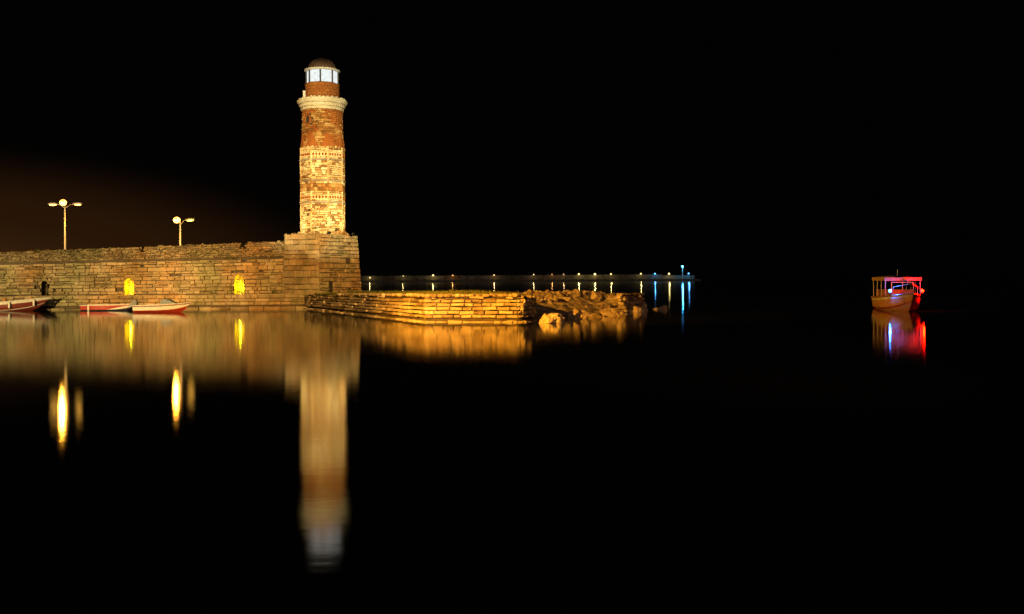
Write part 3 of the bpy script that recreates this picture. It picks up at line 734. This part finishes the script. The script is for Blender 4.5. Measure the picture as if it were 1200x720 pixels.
# rocks
def rock_mesh(name, seed, sub=2, flat=.7, amp=.35):
    bm = bmesh.new(); bmesh.ops.create_icosphere(bm, subdivisions=sub, radius=1)
    rg = random.Random(seed)
    cuts = [(Vector((rg.uniform(-1, 1), rg.uniform(-1, 1), rg.uniform(-.3, 1))).normalized(), rg.uniform(.45, .85)) for _ in range(7)]
    for v in bm.verts:
        p = v.co.copy()
        for nrm, d in cuts:
            k = p.dot(nrm)
            if k > d: p -= nrm * (k - d)
        n1 = noise.fractal(p * 1.3 + Vector((seed * 3.1, 0, 0)), 1.0, 2.0, 3)
        n2 = noise.ridged_multi_fractal(p * 2.6 + Vector((0, seed * 1.7, 0)), 1.0, 2.2, 4, 1.0, 2.0)
        p *= 1 + amp * n1 * .6 + amp * .22 * (n2 - 1.2); p.z *= flat; v.co = p
    me = bpy.data.meshes.new(name); bm.to_mesh(me); bm.free()
    at = me.attributes.new('tint', 'FLOAT', 'FACE'); at.data.foreach_set('value', [rg.random() * .6 + .2] * len(me.polygons))
    me.materials.append(M['rock']); return me
RM = [rock_mesh('rock', k, 3, .8, .45) for k in range(12)]
def hxy(x, y): return hz(x, y)
cnt = 0; rg3 = random.Random(19)
while cnt < 290:
    x = rg3.uniform(.8, 9.4); y = rg3.uniform(52.5, 70)
    d, e = sdist(x, y)
    if d < .25 or e not in (4, 5, 6, 7, 8, 9): continue
    zz = hxy(x, y)
    # keep the smooth slab between quay corner and boulders clear
    if zz < .85 and x < 5.6 and rg3.random() > .05: continue
    s = rg3.uniform(.16, .40) * (1 if zz > .8 else 1.1)
    o = bpy.data.objects.new('rock', RM[cnt % 12]); link(o, head)
    o.location = (x, y, zz - s * .34); o.scale = (s * rg3.uniform(.8, 1.5), s * rg3.uniform(.8, 1.3), s * rg3.uniform(.7, 1.2))
    o.rotation_euler = (rg3.uniform(-.3, .3), rg3.uniform(-.3, .3), rg3.uniform(0, 6.28)); cnt += 1
mb = MB()                                                   # pebbles between them
for k in range(1500):
    x = rg3.uniform(.8, 9.2); y = rg3.uniform(53, 69); d, e = sdist(x, y)
    if d < .8 or e not in (4, 5, 6, 7, 8, 9): continue
    zz = hxy(x, y)
    if zz < .9: continue
    s = rg3.uniform(.05, .13); mb.ell((x, y, zz + s * .2), (s * rg3.uniform(.8, 1.5), s * rg3.uniform(.8, 1.5), s * .7), 6, 4, rg3.random())
mb.build('loose_stones', M['rock'], head, kind='stuff')
# stub of broken masonry at the end of the spit
stub = empty('broken_wall_stub', (8.7, 66.0, 0), 'broken stub of stone blocks at the far right tip of the rocky headland', 'wall stub')
sA, sB = Vector((7.25, 64.0, 0)), Vector((9.15, 67.6, 0)); sd = (sB - sA).normalized(); sn = Vector((sd.y, -sd.x, 0)); sl = (sB - sA).length
def sm(s_, t, d):
    p = sA + sd * s_ + sn * (d - (t * .18)); return (p.x, p.y, t)
for v, f, t in masonry(sm, 0, sl, [-.1, .2, .46, .70, .92, 1.10, 1.26], (.3, .75), gap=.05, depth=.4, pr=(-.16, .12), ch=.07, jit=.05, seed=91, split=.15, miss=.05, topdrop=.12):
    MB().add(v, f + [(0, 1, 2, 3)], t).build('stone', M['rock'], stub)

def boulder(px, py, wpx, hpx, seed, label, rot=0.0, D=None, flat=.75, sub=4):
    D = D or DW(px, py); x = pxX(px, D); s = wpx / F * D / 2; h = hpx / F * D
    me = rock_mesh('boulder', seed, sub, 1.0, .5)
    zs = [v.co.z for v in me.vertices]; xs = [v.co.x for v in me.vertices]
    o = bpy.data.objects.new('boulder', me); col.objects.link(o)
    k = h / (max(zs) - min(zs) * .25)
    o.scale = (s / max(max(xs), -min(xs)), s * .9, k); o.location = (x, D + s * .6, min(zs) * .25 * k * -1 - .05); o.rotation_euler = (0, 0, rot)
    tag(o, label, 'boulder', 'boulders at the water below the headland')
boulder(645, 379, 33, 13, 301, 'rough orange pyramid-shaped boulder just right of the quay corner', .4)
boulder(677, 374, 27, 13, 312, 'upright lit boulder leaning behind the pyramid-shaped boulder', 1.2)
boulder(661, 373, 14, 6, 305, 'small flat rock between the two bright boulders at the waterline', .2)
boulder(716, 371, 26, 11, 309, 'pale jagged boulder at the waterline midway along the headland', 2.2)
boulder(700, 372, 30, 6, 315, 'low dark wet boulder at the waterline left of the pale jagged one', .2)
boulder(777, 363, 24, 6, 320, 'dark half-submerged rock in the water beyond the headland tip', .7)
boulder(748, 366, 22, 8, 325, 'shadowed boulder at the foot of the headland tip', 1.7)

# grass on the headland
def grass(name, n, region, hmin, hmax, label, seed, wdt=.018):
    rgx = random.Random(seed); mb = MB()
    while n > 0:
        x, y = region(rgx)
        d, e = sdist(x, y)
        if d < .25: continue
        z = hz(x, y) if d > .45 else topz(x, y) + .0
        dens = noise.noise((x * .6, y * .6, 4)) 
        if dens < rgx.uniform(-.5, .15): continue
        n -= 1
        h = rgx.uniform(hmin, hmax); a = rgx.uniform(0, 6.28); lx, ly = rgx.uniform(-.5, .5) * h, rgx.uniform(-.5, .5) * h
        wx, wy = wdt * math.cos(a), wdt * math.sin(a)
        mb.add([(x - wx, y - wy, z - .02), (x + wx, y + wy, z - .02), (x + lx*.5 + wx*.6, y + ly*.5 + wy*.6, z + h*.6), (x + lx, y + ly, z + h)], [(0, 1, 2), (0, 2, 3)], rgx.random())
    tag(mb.build(name, M['grass']), label, 'grass', kind='stuff')
def reg1(r):
    u = r.random() ** .8; p = (HA[0] + (HB[0]-HA[0])*u, HA[1] + (HB[1]-HA[1])*u); o = r.uniform(.35, 5.5)
    return p[0] + .91*o, p[1] + .41*o
def reg2(r):
    u = r.random(); return HB[0] + (HC[0] - HB[0]) * u + r.uniform(-.3, .3), 51.7 + r.uniform(.4, 5)
grass('grass', 9000, reg1, .08, .22, 'short green grass on top of the headland below the lighthouse', 3)
grass('dry_grass', 1500, reg2, .06, .28, 'sparse dry grass along the top of the quay wall', 4, .012)

# plants on the wall
def wall_plant(x, y, z, w, h, n, label, seed):
    rgx = random.Random(seed); mb = MB()
    for k in range(n):
        c = Vector((x + rgx.gauss(0, w * .4), y + rgx.uniform(-.12, .1), z + rgx.random() ** .8 * h)); s = rgx.uniform(.03, .075)
        d1 = Vector((rgx.uniform(-1, 1), rgx.uniform(-1, 1), rgx.uniform(-1, 1))).normalized() * s; d2 = Vector((rgx.uniform(-1, 1), rgx.uniform(-1, 1), rgx.uniform(-1, 1))).normalized() * s * .5
        mb.add([c - d1, c + d2, c + d1, c - d2], [(0, 1, 2, 3)], rgx.random())
    e = empty('wall_plant', (x, y, z), label, 'plant', group='plants growing on the wall')
    mb.build('leaves', M['grass'], e); st_ = MB()
    for k in range(5): st_.tube([(x, y, z - .05), (x + rgx.gauss(0, w*.3), y + rgx.uniform(-.1, .05), z + h * rgx.uniform(.5, .95))], .008, 4)
    st_.build('stems', M['rope'], e)
wall_plant(pxX(43.5), YW + .1, 4.42, .28, .22, 90, 'yellowish plant on top of the parapet near the left edge', 1)
wall_plant(pxX(271), YW - .12, 1.12, .10, .75, 110, 'narrow dark shrub standing left of the lit niche near the lighthouse', 2)
wall_plant(pxX(322), YW - .15, 1.12, .30, .32, 120, 'low weeds on the ledge where the wall meets the lighthouse block', 3)
wall_plant(pxX(55), YW - .12, 1.10, .14, .45, 80, 'dark weeds at the foot of the small unlit niche', 4)
wall_plant(pxX(270, 77.1), YW + .05, 3.85, .5, .12, 90, 'strip of weeds on the string course above the lit niche', 5)
wall_plant(pxX(412, 78.6), 78.0, 1.2, .35, .25, 90, 'weeds at the foot of the right face of the lighthouse block', 6)

# ------------------------------------------------------------------ boats
class Hull:
    def __init__(s, L, B, fs, fb, draft, tr=.8, umax=.42): s.L, s.B, s.fs, s.fb, s.dr, s.tr, s.um = L, B, fs, fb, draft, tr, umax
    def S(s, u, v, off=0, sgn=1):
        if u < s.um: b = s.tr + (1 - s.tr) * math.sin(u / s.um * math.pi / 2)
        else: b = max(0.0, 1 - ((u - s.um) / (1 - s.um)) ** 2.3)
        b *= s.B / 2
        zsh = s.fs + (s.fb - s.fs) * u ** 2.3; zk = -s.dr + (s.dr + s.fb * .35) * u ** 7
        y = b * (min(1, v * 2.2) ** .8 * .86 + .14 * v) + off * (1 if b > .02 else b / .02)
        z = zk + (zsh - zk) * v
        x = (u - .5) * s.L + .10 * s.L * v * u ** 5
        return Vector((x, sgn * max(y, .0), z))
    def patch(s, v0, v1, off=0.0, u0=0.0, u1=1.0, nu=26, nv=5, transom=True, mb=None, t=.5):
        mb = mb or MB()
        for sgn in (1, -1):
            vs = [s.S(u0 + (u1-u0)*i/nu, v0 + (v1-v0)*j/nv, off, sgn) for i in range(nu+1) for j in range(nv+1)]
            fs = [(i*(nv+1)+j, (i+1)*(nv+1)+j, (i+1)*(nv+1)+j+1, i*(nv+1)+j+1) for i in range(nu) for j in range(nv)]
            if sgn < 0: fs = [f[::-1] for f in fs]
            mb.add(vs, fs, t)
        if transom and u0 == 0:
            l = [s.S(0, v0 + (v1-v0)*j/nv, off, 1) for j in range(nv+1)]; r = [s.S(0, v0 + (v1-v0)*j/nv, off, -1) for j in range(nv+1)]
            mb.add([p - Vector((off, 0, 0)) for p in l + r], [(j, j+1, nv+2+j, nv+1+j) for j in range(nv)], t)
        return mb
    def deck(s, v, u0, u1, inn=.03, nu=20):
        mb = MB(); l = [s.S(u0+(u1-u0)*i/nu, v, -inn, 1) for i in range(nu+1)]; r = [s.S(u0+(u1-u0)*i/nu, v, -inn, -1) for i in range(nu+1)]
        return mb.add(l + r, [(i, i+1, nu+2+i, nu+1+i) for i in range(nu)])
    def rail(s, rad, v=1.0, off=.01):
        mb = MB()
        for sgn in (1, -1): mb.tube([s.S(i/26, v, off, sgn) for i in range(27)], rad, 6)
        mb.tube([s.S(0, v, off, 1), s.S(0, v, off, -1)], rad, 6); return mb

def fender(h, u, parent, sgn=-1):
    p = h.S(u, .95, .09, sgn)
    MB().lathe((p.x, p.y, p.z), [(.01, .03), (.07, -.02), (.085, -.12), (.085, -.36), (.06, -.44), (.01, -.47)], 10).build('fender', M['white'], parent, smooth=True, local=True)

# dark red launch at the left edge
Db = DW(30, 365)
h = Hull(7.2, 2.3, .50, .98, .35, .75, .4)
bt = empty('moored_launch', (pxX(-19, Db), Db + 1.0, 0), 'dark red launch with white rail and fenders, cut by the left edge', 'boat', group='boats moored under the wall')
bt.rotation_euler = (0, 0, R(4))
hl = h.patch(0, .80).build('hull', M['maroon'], bt, local=True, smooth=True)
h.patch(.80, 1.0, .006).build('sheer_strake', M['white'], hl, local=True)
h.patch(.34, .42, .008).build('boot_stripe', M['white'], hl, local=True)
h.rail(.045).build('gunwale', M['white'], bt, local=True)
h.deck(.70, 0, .93).build('floor', M['wood'], bt, local=True)
h.patch(.7, 1.0, -.05).build('inner_side', M['white'], bt, local=True)
h.deck(.985, .72, .985, .0).build('foredeck', M['white'], bt, local=True)
for u in (.2, .42, .62):
    a, b = h.S(u, .86, -.05, 1), h.S(u, .86, -.05, -1)
    MB().box((a.x - .13, b.y, a.z), (a.x + .13, a.y, a.z + .045)).build('thwart', M['wood'], bt, local=True)
MB().box((-.2, -.35, .35), (.75, .35, .72)).build('engine_box', M['white'], bt, local=True)
MB().ell((.95, .1, .78), (.16, .16, .2), 10, 6).tube([(.95, .1, .4), (.95, .1, .7)], .05).build('mooring_post', M['wood'], bt, local=True)
MB().tube([(2.9, 0, .85), (2.95, 0, 1.15)], .05).build('bow_post', M['wood'], bt, local=True)
for u in (.28, .52, .72, .90): fender(h, u, bt)
# red and white skiff
Db = DW(123, 364.5)
h = Hull(3.55, 1.35, .42, .46, .2, .85, .35)
bt = empty('moored_skiff', (pxX(122, Db), Db + .55, 0), 'small open red and white skiff moored below the lit niche', 'boat', group='boats moored under the wall')
hl = h.patch(0, .45).build('hull', M['navy'], bt, local=True, smooth=True)
mb = MB(); h.patch(.45, .93, .004, 0, .55, 14, 4, True, mb); 
mbw = MB()
nu = 14
for sgn in (1, -1):                                            # red runs out in a point towards the bow
    for i in range(nu):
        ua, ub = .55 + .45*i/nu, .55 + .45*(i+1)/nu; va, vb = .45 + .48*(i/nu), .45 + .48*((i+1)/nu)
        q = [h.S(ua, va, .004, sgn), h.S(ub, vb, .004, sgn), h.S(ub, .93, .004, sgn), h.S(ua, .93, .004, sgn)]
        mb.add(q, [(0,1,2,3)] if sgn > 0 else [(3,2,1,0)])
        q = [h.S(ua, .45, .004, sgn), h.S(ub, .45, .004, sgn), h.S(ub, vb, .004, sgn), h.S(ua, va, .004, sgn)]
        mbw.add(q, [(0,1,2,3)] if sgn > 0 else [(3,2,1,0)])
mb.build('red_flash', M['red'], hl, local=True); mbw.build('white_flash', M['white'], hl, local=True)
h.patch(.93, 1.0, .008).build('sheer_strake', M['white'], hl, local=True)
h.rail(.025).build('gunwale', M['white'], bt, local=True)
h.deck(.6, 0, .95).build('floor', M['white'], bt, local=True); h.patch(.6, 1, -.03).build('inner_side', M['white'], bt, local=True)
for u in (.25, .55):
    a, b = h.S(u, .88, -.03, 1), h.S(u, .88, -.03, -1)
    MB().box((a.x - .12, b.y, a.z), (a.x + .12, a.y, a.z + .035)).build('thwart', M['wood'], bt, local=True)
a = h.S(.18, .9, .012, -1); MB().box((a.x - .05, a.y - .02, .02), (a.x + .05, a.y + .03, .40)).build('fender_board', M['white'], bt, local=True)
# white speedboat with outboard
Db = DW(182, 366.5)
h = Hull(3.45, 1.6, .50, .66, .2, .88, .38)
bt = empty('moored_speedboat', (pxX(185, Db), Db + .6, 0), 'white motorboat with red stripes, grey windscreen cover and black outboard', 'boat', group='boats moored under the wall')
hl = h.patch(0, .50).build('hull', M['red'], bt, local=True, smooth=True)
h.patch(.50, .84, .004).build('topsides', M['white'], hl, local=True, smooth=True)
h.patch(.84, .93, .010).build('red_stripe', M['maroon'], hl, local=True)
h.patch(.93, 1.0, .006).build('sheer_strake', M['white'], hl, local=True)
h.rail(.03).build('gunwale', M['white'], bt, local=True)
h.deck(.62, 0, .6).build('floor', M['white'], bt, local=True); h.patch(.6, 1, -.04, 0, .6).build('inner_side', M['white'], bt, local=True)
h.deck(.99, .55, .99, .0).build('foredeck', M['white'], bt, local=True)
ws = MB(); a = h.S(.56, 1, -.12, 1); b_ = h.S(.80, 1, -.12, 1)
ws.add([(a.x-.1, -a.y, .55), (a.x-.1, a.y, .55), (b_.x, b_.y*.7, .60), (b_.x, -b_.y*.7, .60), (a.x+.05, -a.y*.85, .93), (a.x+.05, a.y*.85, .93), (a.x+.35, a.y*.6, .90), (a.x+.35, -a.y*.6, .90)],
       [(0,3,2,1),(4,5,6,7),(0,1,5,4),(1,2,6,5),(2,3,7,6),(3,0,4,7)])
ws.build('windscreen_cover', M['cover'], bt, local=True)
om = MB().box((-1.98, -.16, .42), (-1.66, .16, .80)).box((-1.93, -.11, .80), (-1.71, .11, .86)).build('outboard_motor', M['black'], bt, local=True)
MB().box((-1.88, -.05, -.3), (-1.76, .05, .42)).build('leg', M['black'], om, local=True)
MB().tube([(-1.66, 0, .6), (-1.35, 0, .72)], .022, 6).build('tiller', M['black'], om, local=True)
a, b = h.S(.25, .86, -.04, 1), h.S(.25, .86, -.04, -1)
MB().box((a.x - .15, b.y, a.z), (a.x + .15, a.y, a.z + .04)).build('thwart', M['white'], bt, local=True)

# mooring rope of the launch
def rope(name, p, q, sag, label):
    p, q = Vector(p), Vector(q)
    pts_ = [p + (q - p) * (i/10) - Vector((0, 0, sag * 4 * (i/10) * (1 - i/10))) for i in range(11)]
    tag(MB().tube(pts_, .018, 5).build(name, M['rope']), label, 'rope')
rope('mooring_rope', (pxX(59, 73.5), 73.6, .95), (pxX(78, 76), 76.1, 1.08), .15, 'rope from the bow of the dark red launch to the ledge')

# tour boat at the right, bow towards us
Dt = 64.0
h = Hull(7.5, 2.5, .80, 1.15, .45, .85, .45)
tb = empty('excursion_boat', (pxX(1071, Dt), Dt + 2.6, 0), 'excursion boat with flat canopy, red and blue lights, alone on the right', 'boat')
tb.rotation_euler = (0, 0, R(-100))
hl = h.patch(0, .84).build('hull', M['tan'], tb, local=True, smooth=True)
h.patch(.84, 1.0, .008).build('sheer_strake', M['white'], hl, local=True)
h.patch(.40, .46, .008).build('boot_stripe', M['red'], hl, local=True)
h.rail(.05).build('gunwale', M['wood'], tb, local=True)
h.deck(.72, 0, .92).build('floor', M['wood'], tb, local=True); h.patch(.7, 1, -.05).build('inner_side', M['white'], tb, local=True)
h.deck(.99, .70, .99, 0).build('foredeck', M['wood'], tb, local=True)
zc = 2.15
cn = MB()
cvs = []; nq = 8
for i in range(2):
    for k in range(nq + 1):
        yy = -1.15 + 2.3 * k / nq; cvs.append(((-2.9, 1.5)[i], yy, zc + .12 * (1 - (yy / 1.15) ** 2)))
cn.add(cvs, [(k, k+1, nq+2+k, nq+1+k) for k in range(nq)])
cn.add([(x, y, z - .05) for x, y, z in cvs], [(k+1, k, nq+1+k, nq+2+k) for k in range(nq)])
cn.box((1.47, -1.15, zc - .2), (1.52, 1.15, zc + .02)).box((-2.93, -1.15, zc - .2), (-2.88, 1.15, zc + .02)).box((-2.9, -1.17, zc - .2), (1.5, -1.13, zc + .02)).box((-2.9, 1.13, zc - .2), (1.5, 1.17, zc + .02))
cn.build('canopy', M['canvas'], tb, local=True)
for x in (-2.8, -1.4, 0, 1.42):
    for y in (-1.08, 1.08): MB().tube([(x, y, .7), (x, y, zc)], .028, 6).build('post', M['pole'], tb, local=True)
MB().box((.9, -.7, .7), (1.35, .7, 1.35)).build('steering_console', M['wood'], tb, local=True)
wsb = MB()
for y in (-.7, -.02, .66): wsb.box((1.30, y, 1.35), (1.34, y + .04, 1.85))
wsb.box((1.30, -.7, 1.83), (1.34, .7, 1.87)).build('windscreen_frame', M['white'], tb, local=True)
for x in (-2.6, -1.7, -.8, .1):
    bn = MB().box((x, -.95, .95), (x + .32, .95, 1.0)).box((x, -.95, .6), (x + .05, .95, .95)).build('bench', M['wood'], tb, local=True)
    MB().box((x - .05, -.95, 1.0), (x, .95, 1.35)).build('backrest', M['wood'], bn, local=True)
MB().tube([(2.2, -.75, 1.0), (2.2, -.75, 1.55), (3.7, -.12, 1.75), (3.7, .12, 1.75), (2.2, .75, 1.55), (2.2, .75, 1.0)], .022, 6).build('bow_rail', M['pole'], tb, local=True)
MB().box((-.3, -.02, zc + .1), (-.26, .02, zc + .55)).build('mast', M['pole'], tb, local=True)
M['redl'] = emit('red_light', (1.0, .006, .001), 30); M['bluel'] = emit('blue_light', (.02, .22, 1.0), 16)
for (y, m, c, pw, nm) in ((.98, 'redl', (1, .0012, .0001), 420, 'red_light'), (-.98, 'bluel', (.01, .14, 1), 110, 'blue_light')):
    b2 = MB().box((2.35, y - .07, 1.16), (2.47, y + .07, 1.24)).tube([(2.3, y*.8, .95), (2.4, y, 1.18)], .02, 5).build('nav_light', M['black'], tb, local=True)
    MB().ell((2.43, y, 1.30), (.10, .10, .11), 12, 8).build(nm, M[m], b2, local=True, smooth=True)
    l = lamp('POINT', 'nav_bulb', (2.62, y * 1.06, 1.34), pw, c, tb, local=True, radius=.04)

# ------------------------------------------------------------------ far breakwater with its lamps
DB = 560.0
bw = empty('breakwater', (0, DB, 0), 'long low concrete breakwater across the harbour mouth behind the headland', 'breakwater')
x0, x1 = pxX(385, DB), pxX(814, DB); n = 34
for i in range(n):
    a = x0 + (x1 - x0) * i / n; b = x0 + (x1 - x0) * (i + 1) / n; zt_ = 3.55 + rg.uniform(-.06, .06) - (.5 if i > 30 else 0)
    MB().box((a + .06, DB + rg.uniform(0, .12), .9), (b - .06, DB + 3, zt_), rg.random()).build('wall_panel', M['concrete'], bw)
MB().box((x0, DB - 3.0, -1), (x1 + 3, DB + 4, .88)).build('base', M['concrete'], bw)
for (pa, pb) in ((491, 501), (511, 519), (541, 546), (549, 557), (561, 571), (573, 576)):
    a = pxX(pa, DB)
    while a < pxX(pb, DB) - .5:
        wd = rg.uniform(.5, 1.1); mb = MB()
        mb.box((a, DB - .05, 1.5), (a + .28, DB, 3.0)).box((a + .28, DB - .05, 2.7 if rg.random() > .5 else 2.1), (a + wd, DB, 3.0 if rg.random() > .5 else 2.4)).box((a + wd - .2, DB - .045, 1.5), (a + wd, DB, rg.uniform(2, 3)))
        mb.build('graffiti_stroke', M['graf'], bw); a += wd + .3
YEL, ORG, BLU = (1.0, .74, .25), (1.0, .42, .10), (.10, .45, 1.0)
lmps = [(433.6, 325.6, YEL, 1.0), (472.5, 323.6, YEL, .6), (507.5, 322.9, YEL, 1.5), (530.6, 322.9, ORG, .9), (579, 322.6, (1, .6, .25), .9), (625.5, 321.9, (1, .65, .3), .8), (646.8, 321.7, ORG, .55), (660.5, 321.7, (1, .55, .25), .6),
        (678.3, 321.5, YEL, 1.4), (697.2, 321.5, YEL, 1.9), (716, 321.3, YEL, 1.1), (751, 321, YEL, 1.2), (767.5, 321, BLU, 1.4), (784, 321, YEL, 1.5), (807, 320.8, BLU, 1.5)]
ordn = ['first', 'second', 'third', 'fourth', 'fifth', 'sixth', 'seventh', 'eighth', 'ninth', 'tenth', 'eleventh', 'twelfth', 'thirteenth', 'fourteenth', 'fifteenth']
for i, (px, py, c, s) in enumerate(lmps):
    p = P(px, py, DB - .5); nm = 'blue' if c == BLU else 'orange' if c == ORG else 'yellow'
    e = empty('breakwater_lamp', (p.x, DB, p.z), '%s lamp on the far breakwater, %s in line counting from the lighthouse' % (nm, ordn[i]), 'lamp', group='lamps along the breakwater')
    MB().box((p.x - .3, DB - .35, p.z + .38), (p.x + .3, DB + .1, p.z + .55)).tube([(p.x, DB + .1, 3.3), (p.x, DB - .1, p.z + .45)], .06, 5).build('housing', M['iron'], e)
    MB().ell((p.x, DB - .55, p.z), (.42 * s ** .4, .3, .36 * s ** .4), 10, 6).build('lens', emit('breakwater_lens', c, 2.2 * s), e, smooth=True)
    lamp('POINT', 'breakwater_bulb', (p.x, DB - 2.6, p.z - .3), 110 * s, c, e, radius=.2)
p = P(799.8, 312.6, DB - 1); e = empty('beacon_mast', (p.x, DB - 1, .88), 'slim beacon mast with a cyan light at the end of the breakwater', 'beacon')
MB().tube([(p.x, DB - 1, .8), (p.x, DB - 1, p.z - .3)], [.35, .14], 8).build('mast', M['white'], e)
MB().lathe((p.x, DB - 1, p.z - .5), [(.1, 0), (.5, .1), (.5, .16), (.1, .2)], 12).build('platform', M['iron'], e)
MB().ell((p.x, DB - 1, p.z), (.5, .5, .5), 12, 8).build('lens', emit('beacon_lens', (.08, .55, 1.0), 16), e, smooth=True)
lamp('POINT', 'beacon_bulb', (p.x, DB - 2.2, p.z), 1200, (.06, .5, 1.0), e, radius=.3)

# ------------------------------------------------------------------ floodlight masts on the town quay (left, outside the picture)
def mast(x, y, hgt, heads, label):
    e = empty('floodlight_mast', (x, y, .75), label, 'floodlight', group='floodlight masts on the town quay')
    MB().lathe((x, y, .75), [(.25, 0), (.25, .15), (.14, .2), (.09, hgt), (.0, hgt + .02)], 14).build('pole', M['pole'], e)
    MB().box((x - .9, y - .05, .75 + hgt - .2), (x + .9, y + .05, .75 + hgt - .1)).build('crossbar', M['pole'], e)
    for i, (tg, pw, c, an, bl) in enumerate(heads):
        hp = Vector((x - .7 + .7 * i, y + .22, .75 + hgt - .15)); d = (Vector(tg) - hp).normalized(); s_ = d.cross(Vector((0, 0, 1))).normalized(); u_ = s_.cross(d)
        f = MB().add([hp + s_*a*.26 + u_*b*.2 + d*k for k in (-.14, .12) for a, b in ((-1,-1),(1,-1),(1,1),(-1,1))], [(0,3,2,1),(0,1,5,4),(1,2,6,5),(2,3,7,6),(3,0,4,7)]).build('floodlight', M['black'], e)
        MB().add([hp + s_*a*.24 + u_*b*.18 + d*.10 for a, b in ((-1,-1),(1,-1),(1,1),(-1,1))], [(0, 1, 2, 3)]).build('lens', M['flens'], f)
        lamp('SPOT', 'flood_bulb', hp + d * .18, pw, c, e, target=tg, angle=an, blend=bl, radius=.15)
mast(-18.2, 28.0, 8.5, [((-1.2, 52, .4), 190000, (1.0, .39, .02), 40, .9)], 'mast with one floodlight nearest the water on the town quay')
mast(-42.0, 20.0, 7.0, [((-35, 77, 2.6), 200000, (1.0, .66, .24), 36, .8), ((TX, TY, 13), 70000, (1.0, .58, .16), 13, .4)], 'mast with two floodlights further back on the town quay')
mast(7.0, -5.0, 8.0, [((TX, TY, 11.6), 470000, (1.0, .84, .42), 11.2, .3), ((-18, 77, 2.8), 430000, (1.0, .50, .11), 21, .9), ((3, 60, 1.5), 18000, (1.0, .5, .22), 34, .8)], 'mast with two floodlights and an added fill on the quay just behind the viewpoint')  # third head is a fill added for the shaded rocks
